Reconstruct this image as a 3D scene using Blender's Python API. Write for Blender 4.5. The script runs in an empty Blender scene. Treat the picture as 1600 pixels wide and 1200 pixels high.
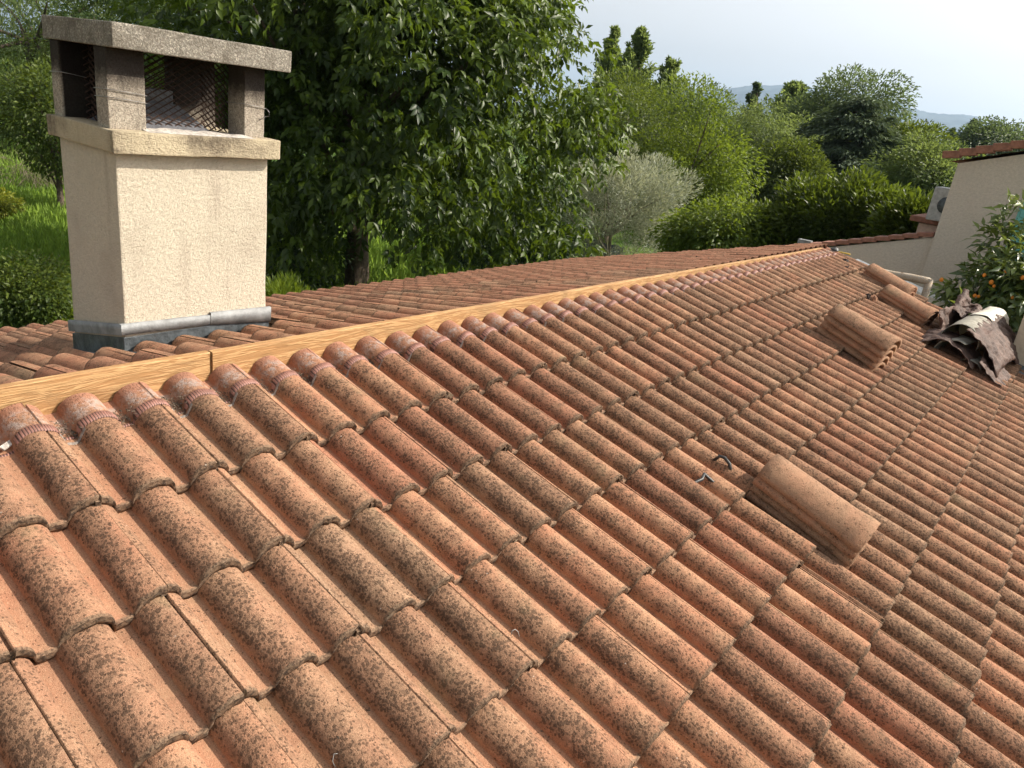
import bpy, bmesh, math, random
import numpy as np
from mathutils import Vector, Matrix, noise as mnoise
R=math.radians
random.seed(7); rng=np.random.default_rng(11)
sc=bpy.context.scene; col=sc.collection

# ------------------------------------------------------------------ camera
CAM=np.array([-0.6249,-2.0181,0.9968])
W3=np.array([[0.6193365,-0.7744336,0.1291313],[-0.1976188,-0.3129430,-0.9289852],[0.7598481,0.5498357,-0.3468597]])
F=1155.4
cd=bpy.data.cameras.new('camera'); cam=bpy.data.objects.new('camera',cd); col.objects.link(cam)
cd.sensor_width=36; cd.lens=36*F/1600; cd.clip_start=0.05; cd.clip_end=30000
M=Matrix.Identity(4)
for i in range(3):
    M[i][0]=W3[0][i]; M[i][1]=-W3[1][i]; M[i][2]=-W3[2][i]; M[i][3]=CAM[i]
cam.matrix_world=M; sc.camera=cam
def at(px,py,dist):                     # point at a horizontal distance along a sight line (photo pixels)
    d=W3.T@np.array([(px-800)/F,(py-600)/F,1.0]); d/=math.hypot(d[0],d[1])
    return CAM+d*dist

# ------------------------------------------------------------------ sky, sun, exposure
SUN_AZ=-44.0; SUN_EL=39.0
w=bpy.data.worlds.new('World'); sc.world=w; w.use_nodes=True
nt=w.node_tree; nt.nodes.clear()
sky=nt.nodes.new('ShaderNodeTexSky'); sky.sky_type='NISHITA'; sky.sun_disc=False
sky.sun_elevation=R(SUN_EL); sky.sun_rotation=R(90-SUN_AZ)
sky.air_density=1.0; sky.dust_density=5.0; sky.ozone_density=1.0; sky.altitude=400
bg=nt.nodes.new('ShaderNodeBackground'); bg.inputs['Strength'].default_value=0.115
wo=nt.nodes.new('ShaderNodeOutputWorld')
hs=nt.nodes.new('ShaderNodeHueSaturation'); hs.inputs['Saturation'].default_value=.06; hs.inputs['Value'].default_value=1.24
nt.links.new(sky.outputs[0],hs.inputs['Color']); nt.links.new(hs.outputs[0],bg.inputs[0]); nt.links.new(bg.outputs[0],wo.inputs[0])
sl=bpy.data.lights.new('sun','SUN'); sl.energy=5.0; sl.angle=R(0.5); sl.color=(1.0,0.90,0.76)
so=bpy.data.objects.new('sun',sl); col.objects.link(so)
sdir=Vector((math.cos(R(SUN_AZ))*math.cos(R(SUN_EL)),math.sin(R(SUN_AZ))*math.cos(R(SUN_EL)),math.sin(R(SUN_EL))))
so.rotation_euler=sdir.to_track_quat('Z','Y').to_euler(); so.location=(20,-20,30)
sc.view_settings.view_transform='Standard'; sc.view_settings.look='None'
sc.view_settings.exposure=0.60; sc.view_settings.gamma=1.0; sc.view_settings.use_curve_mapping=False

# ------------------------------------------------------------------ helpers
def tag(o,label=None,cat=None,group=None,kind=None):
    if label: o['label']=label
    if cat: o['category']=cat
    if group: o['group']=group
    if kind: o['kind']=kind
    return o
def empty(name,loc=(0,0,0),label=None,cat=None,group=None):
    o=bpy.data.objects.new(name,None); o.location=loc; col.objects.link(o); o.empty_display_size=.2
    return tag(o,label,cat,group)
def link(name,me,mat=None,parent=None,loc=None,mw=None):
    o=bpy.data.objects.new(name,me); col.objects.link(o)
    if mat is not None and len(me.materials)==0: me.materials.append(mat)
    if parent is not None: o.parent=parent
    if mw is not None: o.matrix_basis=mw
    elif loc is not None: o.location=loc
    return o
def mesh_from(name,v,f,smooth=True,attrs=None):
    me=bpy.data.meshes.new(name)
    v=np.asarray(v,dtype=np.float32); f=np.asarray(f,dtype=np.int32) if not isinstance(f,list) else f
    if isinstance(f,list): me.from_pydata([tuple(p) for p in v.tolist()],[],f)
    else:
        k=f.shape[1]; me.vertices.add(len(v)); me.vertices.foreach_set('co',v.ravel())
        me.loops.add(f.size); me.loops.foreach_set('vertex_index',f.ravel())
        me.polygons.add(len(f)); me.polygons.foreach_set('loop_start',np.arange(0,f.size,k,dtype=np.int32))
        me.update(calc_edges=True)
    if smooth: me.polygons.foreach_set('use_smooth',np.ones(len(me.polygons),dtype=bool))
    if attrs:
        for an,(dom,arr) in attrs.items():
            a=me.attributes.new(an,'FLOAT',dom); a.data.foreach_set('value',np.asarray(arr,dtype=np.float32))
    me.update(); return me
def grid_mesh(name,P,smooth=True,attrs=None,closeu=False):
    P=np.asarray(P); nu,nv=P.shape[:2]; f=[]
    idx=np.arange(nu*nv).reshape(nu,nv)
    a=idx[:-1,:-1].ravel();b=idx[1:,:-1].ravel();c=idx[1:,1:].ravel();d=idx[:-1,1:].ravel()
    f=np.stack([a,b,c,d],1)
    if closeu:
        a=idx[-1,:-1];b=idx[0,:-1];c=idx[0,1:];d=idx[-1,1:]; f=np.vstack([f,np.stack([a,b,c,d],1)])
    return mesh_from(name,P.reshape(-1,3),f,smooth,attrs)
def bm_mesh(name,bm,smooth=False):
    me=bpy.data.meshes.new(name); bm.to_mesh(me); bm.free()
    if smooth: me.polygons.foreach_set('use_smooth',np.ones(len(me.polygons),dtype=bool))
    return me
def box_bm(x0,x1,y0,y1,z0,z1,bev=0.0,cuts=0,jit=0.0,bm=None,seg=2):
    b=bmesh.new()
    vs=[b.verts.new(p) for p in [(x0,y0,z0),(x1,y0,z0),(x1,y1,z0),(x0,y1,z0),(x0,y0,z1),(x1,y0,z1),(x1,y1,z1),(x0,y1,z1)]]
    for q in [(3,2,1,0),(4,5,6,7),(0,1,5,4),(1,2,6,5),(2,3,7,6),(3,0,4,7)]: b.faces.new([vs[i] for i in q])
    if bev: bmesh.ops.bevel(b,geom=list(b.edges),offset=bev,segments=seg,profile=.6,affect='EDGES')
    if cuts: bmesh.ops.subdivide_edges(b,edges=[e for e in b.edges if e.calc_length()>bev*4+.02],cuts=cuts,use_grid_fill=True)
    if jit:
        for v in b.verts:
            n=mnoise.noise_vector(v.co*9)+.5*mnoise.noise_vector(v.co*27); v.co+=n*jit
    if bm is None: return b
    off=len(bm.verts); nv=[bm.verts.new(v.co) for v in b.verts]; b.verts.index_update()
    for f in b.faces: bm.faces.new([nv[v.index] for v in f.verts])
    b.free(); return bm
def tube(pts,rad,n=8,cap=True):
    pts=[Vector(p) for p in pts]
    if not hasattr(rad,'__len__'): rad=[rad]*len(pts)
    V=[];Fc=[];up=Vector((.13,.21,.97))
    for i,p in enumerate(pts):
        t=(pts[min(i+1,len(pts)-1)]-pts[max(i-1,0)]).normalized()
        a=t.cross(up); a=a.normalized() if a.length>1e-3 else t.orthogonal().normalized(); b=t.cross(a)
        for k in range(n):
            an=2*math.pi*k/n; V.append(p+(a*math.cos(an)+b*math.sin(an))*rad[i])
    for i in range(len(pts)-1):
        for k in range(n):
            k2=(k+1)%n; Fc.append((i*n+k,i*n+k2,(i+1)*n+k2,(i+1)*n+k))
    if cap: Fc.append(tuple(range(n-1,-1,-1))); Fc.append(tuple((len(pts)-1)*n+k for k in range(n)))
    return V,Fc
def tubes_mesh(name,specs):
    V=[];Fc=[]
    for pts,rad,n in specs:
        v,f=tube(pts,rad,n); o=len(V); V+=[tuple(q) for q in v]; Fc+=[tuple(i+o for i in q) for q in f]
    return mesh_from(name,V,Fc)

# ------------------------------------------------------------------ materials
class NT:
    def __init__(s,name):
        s.m=bpy.data.materials.new(name); s.m.use_nodes=True; s.t=s.m.node_tree; s.t.nodes.clear()
        s.out=s.n('ShaderNodeOutputMaterial'); s.b=s.n('ShaderNodeBsdfPrincipled'); s.l(s.b.outputs[0],s.out.inputs[0])
    def n(s,t,**k):
        x=s.t.nodes.new(t)
        for a,b in k.items(): setattr(x,a,b)
        return x
    def l(s,a,b): s.t.links.new(a,b)
    def inp(s,x,v):
        if hasattr(v,'is_linked') or hasattr(v,'links'): s.l(v,x)
        elif isinstance(v,(tuple,list)) and len(v)==3 and x.type=='RGBA': x.default_value=(*v,1)
        else: x.default_value=v
    def coord(s,kind='Object',scale=(1,1,1),rand=False):
        c=s.n('ShaderNodeTexCoord'); o=c.outputs[kind]
        if rand:
            oi=s.n('ShaderNodeObjectInfo'); mu=s.n('ShaderNodeMath',operation='MULTIPLY'); mu.inputs[1].default_value=57.3; s.l(oi.outputs['Random'],mu.inputs[0])
            va=s.n('ShaderNodeVectorMath',operation='ADD'); s.l(o,va.inputs[0]); s.l(mu.outputs[0],va.inputs[1]); o=va.outputs[0]
        mp=s.n('ShaderNodeMapping'); mp.inputs['Scale'].default_value=scale; s.l(o,mp.inputs[0]); return mp.outputs[0]
    def noise(s,co,scale,detail=3,rough=.6,dist=0):
        x=s.n('ShaderNodeTexNoise'); s.l(co,x.inputs['Vector']); x.inputs['Scale'].default_value=scale
        x.inputs['Detail'].default_value=detail; x.inputs['Roughness'].default_value=rough; x.inputs['Distortion'].default_value=dist
        return x.outputs['Fac']
    def voro(s,co,scale,out='Distance',feature='F1'):
        x=s.n('ShaderNodeTexVoronoi',feature=feature); s.l(co,x.inputs['Vector']); x.inputs['Scale'].default_value=scale; return x.outputs[out]
    def ramp(s,f,a,b,lo=0.,hi=1.):
        x=s.n('ShaderNodeMapRange',interpolation_type='SMOOTHSTEP'); s.inp(x.inputs[0],f)
        x.inputs[1].default_value=a; x.inputs[2].default_value=b; x.inputs[3].default_value=lo; x.inputs[4].default_value=hi; return x.outputs[0]
    def math(s,op,a,b=0.,c=None):
        x=s.n('ShaderNodeMath',operation=op); s.inp(x.inputs[0],a); s.inp(x.inputs[1],b)
        if c is not None: s.inp(x.inputs[2],c)
        return x.outputs[0]
    def mix(s,f,a,b,mode='MIX'):
        x=s.n('ShaderNodeMix',data_type='RGBA',blend_type=mode); s.inp(x.inputs[0],f); s.inp(x.inputs[6],a); s.inp(x.inputs[7],b); return x.outputs[2]
    def attr(s,name):
        x=s.n('ShaderNodeAttribute'); x.attribute_name=name; return x.outputs['Fac']
    def rand(s): return s.n('ShaderNodeObjectInfo').outputs['Random']
    def sep(s,co): x=s.n('ShaderNodeSeparateXYZ'); s.l(co,x.inputs[0]); return x.outputs
    def hsv(s,c,h=.5,sa=1.,v=1.):
        x=s.n('ShaderNodeHueSaturation'); s.inp(x.inputs['Hue'],h); s.inp(x.inputs['Saturation'],sa); s.inp(x.inputs['Value'],v); s.inp(x.inputs['Color'],c); return x.outputs[0]
    def bump(s,h,dist,strength=1.,prev=None):
        x=s.n('ShaderNodeBump'); x.inputs['Distance'].default_value=dist; x.inputs['Strength'].default_value=strength; s.l(h,x.inputs['Height'])
        if prev is not None: s.l(prev,x.inputs['Normal'])
        return x.outputs[0]
    def fin(s,color,rough=.8,normal=None,metal=0.,spec=.3):
        s.inp(s.b.inputs['Base Color'],color); s.inp(s.b.inputs['Roughness'],rough); s.inp(s.b.inputs['Metallic'],metal)
        s.b.inputs['Specular IOR Level'].default_value=spec
        if normal is not None: s.l(normal,s.b.inputs['Normal'])
        return s.m

def tile_material(name,lichen=1.0,ridge=False,bare=False,dusty=False):
    m=NT(name); co=m.coord('Object',rand=True); obj=m.coord('Object')
    big=m.noise(co,7,3,.6); mid=m.noise(co,26,4,.65); fine=m.noise(co,330,2,.7); grain=m.noise(co,140,3,.7)
    rnd=m.rand()
    c=m.mix(m.ramp(big,.38,.62),(.42,.198,.115),(.43,.24,.142))
    c=m.mix(m.ramp(m.noise(co,15,3),.5,.72,0,.5),c,(.31,.115,.070))
    c=m.mix(m.ramp(mid,.5,.75,0,.5),c,(.37,.25,.155))
    rn2=m.math('FRACT',m.math('MULTIPLY',rnd,7.31)); c=m.mix(m.ramp(rnd,.2,1,0,.45),c,(.27,.185,.12)); c=m.mix(m.ramp(rn2,.7,1,0,.5),c,(.32,.115,.072)); c=m.mix(m.ramp(rn2,.25,0,0,.4),c,(.38,.27,.175))
    c=m.mix(m.math('MULTIPLY',m.ramp(grain,.42,.62,0,.7),1.),c,m.mix(.5,c,(.30,.15,.09)))
    c=m.mix(m.ramp(fine,.55,.72,0,.5),c,(.50,.34,.22))
    h=m.math('ADD',m.math('MULTIPLY',fine,.6),m.math('MULTIPLY',grain,.5))
    if dusty: c=m.mix(m.ramp(m.noise(co,14,4,.7),.35,.7,.3,.85),c,(.32,.195,.122))
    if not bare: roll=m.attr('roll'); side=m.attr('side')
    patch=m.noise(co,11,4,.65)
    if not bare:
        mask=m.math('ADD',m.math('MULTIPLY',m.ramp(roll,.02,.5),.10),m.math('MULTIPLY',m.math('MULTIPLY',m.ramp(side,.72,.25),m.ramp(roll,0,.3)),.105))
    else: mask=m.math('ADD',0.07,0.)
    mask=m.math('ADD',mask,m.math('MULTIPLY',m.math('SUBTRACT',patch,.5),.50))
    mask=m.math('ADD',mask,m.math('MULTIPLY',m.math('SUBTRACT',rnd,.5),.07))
    def dots(sc,k,off,soft):
        nz=m.n('ShaderNodeTexNoise'); m.l(co,nz.inputs['Vector']); nz.inputs['Scale'].default_value=sc*1.6; nz.inputs['Detail'].default_value=2
        va=m.n('ShaderNodeVectorMath',operation='MULTIPLY_ADD'); m.l(nz.outputs['Color'],va.inputs[0]); va.inputs[1].default_value=(.9/sc,)*3; m.l(co,va.inputs[2])
        v=m.n('ShaderNodeTexVoronoi'); m.l(va.outputs[0],v.inputs['Vector']); v.inputs['Scale'].default_value=sc
        rc=m.sep(v.outputs['Color'])[0]
        thr=m.math('ADD',m.math('MULTIPLY',mask,k),m.math('MULTIPLY',m.math('SUBTRACT',rc,.5),.42)); thr=m.math('ADD',thr,off)
        return m.ramp(m.math('SUBTRACT',thr,v.outputs['Distance']),-soft,soft)
    s1=dots(125,1.5,.06,.08); s2=dots(290,1.4,.16,.14); s3=m.math('MULTIPLY',dots(62,1.45,-.05,.10),m.ramp(m.noise(co,120,3,.7),.36,.50))
    s4=m.ramp(m.noise(co,430,2,.6),.48,.62)
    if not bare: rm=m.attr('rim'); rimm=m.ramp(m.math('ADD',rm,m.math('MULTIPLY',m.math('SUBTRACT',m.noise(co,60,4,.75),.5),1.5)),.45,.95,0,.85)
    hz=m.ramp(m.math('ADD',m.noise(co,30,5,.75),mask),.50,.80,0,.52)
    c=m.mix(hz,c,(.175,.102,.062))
    c=m.mix(m.math('MULTIPLY',s4,.40),c,(.15,.08,.05))
    c=m.mix(m.math('MULTIPLY',s2,.55),c,(.115,.066,.042))
    c=m.mix(m.math('MULTIPLY',s3,.52),c,(.075,.046,.030))
    c=m.mix(m.math('MULTIPLY',s1,.64),c,(.050,.032,.022))
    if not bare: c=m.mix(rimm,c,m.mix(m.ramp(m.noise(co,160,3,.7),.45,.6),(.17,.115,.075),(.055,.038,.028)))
    pl=m.ramp(m.voro(co,30),.075,.05); pl=m.math('MULTIPLY',pl,m.ramp(m.noise(co,13,2),.54,.60))
    c=m.mix(m.math('MULTIPLY',pl,.7),c,(.50,.44,.38))
    gr=m.ramp(m.noise(co,5,2),.60,.78,0,.30); c=m.mix(gr,c,(.25,.20,.115))
    h=m.math('ADD',h,m.math('MULTIPLY',s1,.45))
    if ridge:      # old mortar smears on the heads of the top course
        s=m.sep(obj)
        wav=m.noise(co,14,3,.6,1.2)
        z=m.math('ADD',s[1],m.math('MULTIPLY',m.math('SUBTRACT',wav,.5),.07))
        band=m.math('MULTIPLY',m.ramp(z,.335,.36),m.ramp(z,.425,.395))
        band=m.math('MULTIPLY',band,m.ramp(m.noise(co,34,5,.8),.42,.60,0,.95))
        clean=m.ramp(s[1],.28,.33)
        c=m.mix(m.math('MULTIPLY',clean,.5),c,(.34,.165,.10))
        red=m.ramp(z,.385,.42,0,.4); c=m.mix(red,c,(.29,.135,.095))
        c=m.mix(m.math('MULTIPLY',band,.62),c,(.37,.33,.305))
    n=m.bump(h,.0034,1.); n=m.bump(mid,.004,.5,n)
    return m.fin(c,.92,n,spec=.15)
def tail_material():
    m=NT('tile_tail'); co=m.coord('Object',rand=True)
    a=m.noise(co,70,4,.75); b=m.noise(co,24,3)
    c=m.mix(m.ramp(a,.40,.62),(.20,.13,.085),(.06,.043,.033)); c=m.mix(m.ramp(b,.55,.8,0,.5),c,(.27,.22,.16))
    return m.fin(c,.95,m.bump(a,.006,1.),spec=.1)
def plain(name,color,rough=.7,metal=0.,var=.25,scale=20,bump=.001,spec=.3):
    m=NT(name); co=m.coord('Object'); a=m.noise(co,scale,4,.65)
    c=m.mix(m.ramp(a,.3,.7,0,1),tuple(x*(1-var) for x in color),tuple(min(1,x*(1+var*.6)) for x in color))
    return m.fin(c,rough,m.bump(m.noise(co,scale*5,3,.7),bump),metal,spec)
def leaf_mat(name,dark,light,trans=.3,rough=.42,glow=1.6,spec=.28):
    rough=rough+.08; trans=min(.5,trans+.07)
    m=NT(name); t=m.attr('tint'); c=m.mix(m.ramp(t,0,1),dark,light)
    m.fin(c,rough,spec=spec)
    tr=m.n('ShaderNodeBsdfTranslucent'); m.l(m.mix(.55,c,tuple(min(1,x*glow) for x in (light[0]*1.25,light[1]*1.2,light[2]*.7))),tr.inputs[0])
    mx=m.n('ShaderNodeMixShader'); mx.inputs[0].default_value=trans
    m.l(m.b.outputs[0],mx.inputs[1]); m.l(tr.outputs[0],mx.inputs[2]); m.l(mx.outputs[0],m.out.inputs[0]); return m.m
def stucco(name,color,stain=.25,scale=60,dist=.006,diag=True,grime=(.30,.24,.19)):
    m=NT(name); co=m.coord('Object')
    a=m.noise(co,scale,5,.72,0); st=m.noise(m.coord('Object',(1,1,2.4)),scale*.55,3,.6,1.4)
    big=m.noise(co,3.2,4,.6); c=m.mix(m.ramp(a,.35,.65),tuple(x*.86 for x in color),color)
    c=m.mix(m.ramp(m.math('ADD',m.math('MULTIPLY',big,.7),m.math('MULTIPLY',a,.3)),.46 if stain>.5 else .50,.66,0,stain),c,grime)
    vs=m.noise(m.coord('Object',(7,7,.7)),2.2,3,.6); c=m.mix(m.ramp(vs,.56,.78,0,stain*.8),c,grime)
    if diag:
        tc=m.n('ShaderNodeTexCoord'); mr=m.n('ShaderNodeMapping'); mr.inputs['Rotation'].default_value=(R(-28),R(38),0); m.l(tc.outputs['Object'],mr.inputs[0])
        mp=m.n('ShaderNodeMapping'); mp.inputs['Scale'].default_value=(22,40,75); m.l(mr.outputs[0],mp.inputs[0]); dg=m.noise(mp.outputs[0],1.5,4,.7,.5)
        h=m.math('ADD',m.math('MULTIPLY',a,.7),m.math('MULTIPLY',dg,.7))
        c=m.mix(m.ramp(dg,.44,.34,0,.30),c,tuple(x*.55 for x in color))
    else: h=m.math('ADD',a,m.math('MULTIPLY',st,.7))
    return m.fin(c,.95,m.bump(h,dist,1.),spec=.1)
def concrete(name,base=(.33,.29,.235),soot=None,dirt=.5,inner=False):
    m=NT(name); co=m.coord('Object')
    a=m.noise(co,150,3,.7); v=m.voro(co,210,'Color'); hs=m.sep(v)[0]; b=m.noise(co,9,4,.65)
    c=m.mix(m.ramp(a,.35,.65),tuple(x*.55 for x in base),base)
    c=m.mix(m.ramp(hs,.78,.9,0,.5),c,(.50,.45,.37)); c=m.mix(m.ramp(hs,.2,.08,0,.55),c,(.14,.11,.09))
    c=m.mix(m.ramp(b,.45,.68,0,dirt),c,(.10,.085,.065))
    c=m.mix(m.ramp(m.noise(m.coord('Object',(9,9,.8)),1.6,3),.52,.7,0,dirt),c,(.12,.10,.08))
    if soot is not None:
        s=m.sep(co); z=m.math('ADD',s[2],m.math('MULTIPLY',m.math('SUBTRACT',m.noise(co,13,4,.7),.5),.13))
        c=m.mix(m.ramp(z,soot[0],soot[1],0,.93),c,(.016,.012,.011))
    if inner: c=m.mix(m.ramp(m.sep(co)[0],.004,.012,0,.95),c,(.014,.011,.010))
    h=m.math('ADD',a,m.math('MULTIPLY',hs,.35))
    return m.fin(c,.95,m.bump(h,.004,1.),spec=.1)
def wood(name,c1,c2,old=False):
    m=NT(name); co=m.coord('Object',(.8,11,11) if not old else (3,20,20),rand=True)
    g=m.noise(co,3.2,4,.6,.9); g2=m.noise(co,9,3,.7,.4)
    s=m.math('SINE',m.math('MULTIPLY',g,38.)); c=m.mix(m.ramp(s,-.4,1,.15,.85),c1,c2)
    c=m.mix(m.ramp(g2,.50,.7,0,.5),c,tuple(x*.6 for x in c1))
    kd=m.voro(m.coord('Object',(2.3,8,8),rand=True),1.0); c=m.mix(m.ramp(kd,.34,.14,0,.5),c,tuple(x*.55 for x in c1)); c=m.mix(m.ramp(kd,.13,.05,0,.9),c,(.07,.030,.015))
    c=m.mix(m.ramp(m.noise(m.coord('Object',(2.5,5,5)),2.3,4,.7),.48,.72,0,.55),c,tuple(x*.55 for x in c2))
    c=m.mix(m.ramp(m.noise(m.coord('Object',(60,60,60)),1,4,.8),.60,.72,0,.35),c,(.20,.12,.07))
    if old: c=m.mix(m.ramp(m.noise(co,4,4),.4,.6,0,.8),c,(.40,.36,.30))
    return m.fin(c,.7,m.bump(s,.0012,.5),spec=.25)

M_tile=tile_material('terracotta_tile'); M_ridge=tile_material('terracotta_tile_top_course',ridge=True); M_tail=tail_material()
M_loose=tile_material('loose_ridge_tile',bare=True,dusty=True)
M_deck=plain('dark_underlay',(.03,.022,.018),.9); M_mortar=plain('mortar',(.55,.50,.45),.95,var=.4,scale=60,bump=.004)
M_stucco=stucco('cream_stucco',(.575,.505,.395),.45,75,.010); M_band=stucco('weathered_concrete_band',(.50,.42,.29),.9,80,.008,False,(.10,.078,.058))
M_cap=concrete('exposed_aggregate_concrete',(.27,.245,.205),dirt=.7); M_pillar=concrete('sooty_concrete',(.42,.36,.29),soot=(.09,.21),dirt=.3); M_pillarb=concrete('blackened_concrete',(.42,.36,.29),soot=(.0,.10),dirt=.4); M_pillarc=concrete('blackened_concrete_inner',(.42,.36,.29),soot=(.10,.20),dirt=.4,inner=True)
M_lead=plain('lead_flashing',(.21,.215,.215),.6,.1,.35,14,.002,.5); M_leaddark=plain('dark_lead',(.10,.115,.125),.5,.3,.5,18,.003,.5)
M_rust=plain('rusty_wire',(.055,.03,.02),.75,.3,.4,80); M_galv=plain('grey_wire',(.25,.24,.23),.5,.6)
M_wood=wood('fresh_pine',(.32,.165,.066),(.50,.31,.145)); M_woodold=wood('weathered_timber',(.36,.27,.19),(.52,.42,.30),True)
M_neigh=stucco('greyish_stucco',(.60,.52,.435),.12,34,.010,False,(.36,.31,.26))
M_own=stucco('house_wall_stucco',(.60,.50,.38),.12,34,.008,False)
M_bark=plain('bark',(.11,.085,.065),.95,0,.5,9,.02,.1); M_barkpale=plain('pale_bark',(.30,.26,.20),.95,0,.4,9,.01,.1)
M_stripm=plain('ribbed_strip_brown',(.27,.13,.10),.55,0,.35,50,.001,.4); M_foil=plain('pale_foil_edge',(.27,.23,.20),.6,.2,.4,90,.002,.5)
M_debris=plain('dry_debris',(.12,.09,.065),.95,0,.8,140); M_flue=plain('grey_cement',(.11,.11,.12),.9,0,.3,30,.003)

# ------------------------------------------------------------------ setting: ground, hills, haze
def ground_material():
    m=NT('meadow_grass'); co=m.coord('Object')
    c=m.mix(m.ramp(m.noise(co,.35,4),.35,.65),(.06,.12,.02),(.11,.18,.03)); c=m.mix(m.ramp(m.noise(co,3,4,.7),.45,.75,0,.7),c,(.11,.12,.04))
    return m.fin(c,.95,m.bump(m.noise(co,6,4,.8),.15),spec=.1)
GZ=-4.0
def gz(x,y):
    d=math.hypot(x-2,y); return GZ+.16*mnoise.noise(Vector((x*.08,y*.08,3)))+(0 if d<25 else min(.03*(d-25),2.2))-.0*d
rr=np.concatenate([np.linspace(0,60,40),np.geomspace(66,6600,22)]); aa=np.linspace(0,2*math.pi,97)[:-1]
P=np.array([[(2+r*math.cos(a),r*math.sin(a),gz(2+r*math.cos(a),r*math.sin(a)) if r<400 else -1.8) for r in rr] for a in aa])
o=link('ground',grid_mesh('ground',P,closeu=True),ground_material()); tag(o,kind='structure',label='green meadow ground reaching from the house to the hills')
prof=[(300,150),(560,160),(800,150),(1000,146),(1084,141),(1150,139),(1178,135),(1230,132),(1262,134),(1281,143),(1340,150),(1401,158),(1427,170),(1459,177),(1506,179),(1530,183),(1553,197),(1600,207),(1700,215),(1900,222)]
HD=4200.; cols=[]
for i,(px,py) in enumerate(prof):
    nx=6 if i<len(prof)-1 else 1
    for k in range(nx):
        t=k/6; a=prof[i]; b=prof[min(i+1,len(prof)-1)]; q=at(a[0]+(b[0]-a[0])*t,a[1]+(b[1]-a[1])*t,HD)
        az=math.atan2(q[1]-CAM[1],q[0]-CAM[0]); h=max(q[2],20)+(6*mnoise.noise(Vector((px*.03+k,1,2)))); colp=[]
        for s in np.linspace(-1,1,15):
            d=HD+s*(1500 if s<0 else 2200); hh=h*(1-abs(s)**1.25)+(-3 if abs(s)==1 else 0)
            hh+=0 if abs(s)<.05 else (1-abs(s))*28*mnoise.noise(Vector((math.cos(az)*d*.004,math.sin(az)*d*.004,az*9)))
            colp.append((CAM[0]+math.cos(az)*d,CAM[1]+math.sin(az)*d,hh))
        cols.append(colp)
m=NT('far_forest_haze_blue'); co=m.coord('Object'); M_hill=m.fin(m.mix(m.ramp(m.noise(co,.006,5,.7),.4,.6),(.035,.06,.085),(.07,.10,.125)),1.)  # blue of the distant haze is put into the forest colour
tag(link('hill',grid_mesh('hill',np.array(cols)),M_hill),kind='structure',label='long wooded mountain ridge fading to blue haze')
hb=box_bm(-6700,6700,-6700,6700,GZ-2.5,420); hz=link('haze',bm_mesh('haze',hb)); tag(hz,kind='stuff',label='thin pale haze over the whole valley')
hm=bpy.data.materials.new('haze'); hm.use_nodes=True; t=hm.node_tree; t.nodes.clear(); ou=t.nodes.new('ShaderNodeOutputMaterial'); pv=t.nodes.new('ShaderNodeVolumePrincipled')
pv.inputs['Color'].default_value=(.56,.76,1,1); pv.inputs['Density'].default_value=.00012; pv.inputs['Anisotropy'].default_value=.2; t.links.new(pv.outputs[0],ou.inputs['Volume']); hz.data.materials.append(hm)

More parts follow.
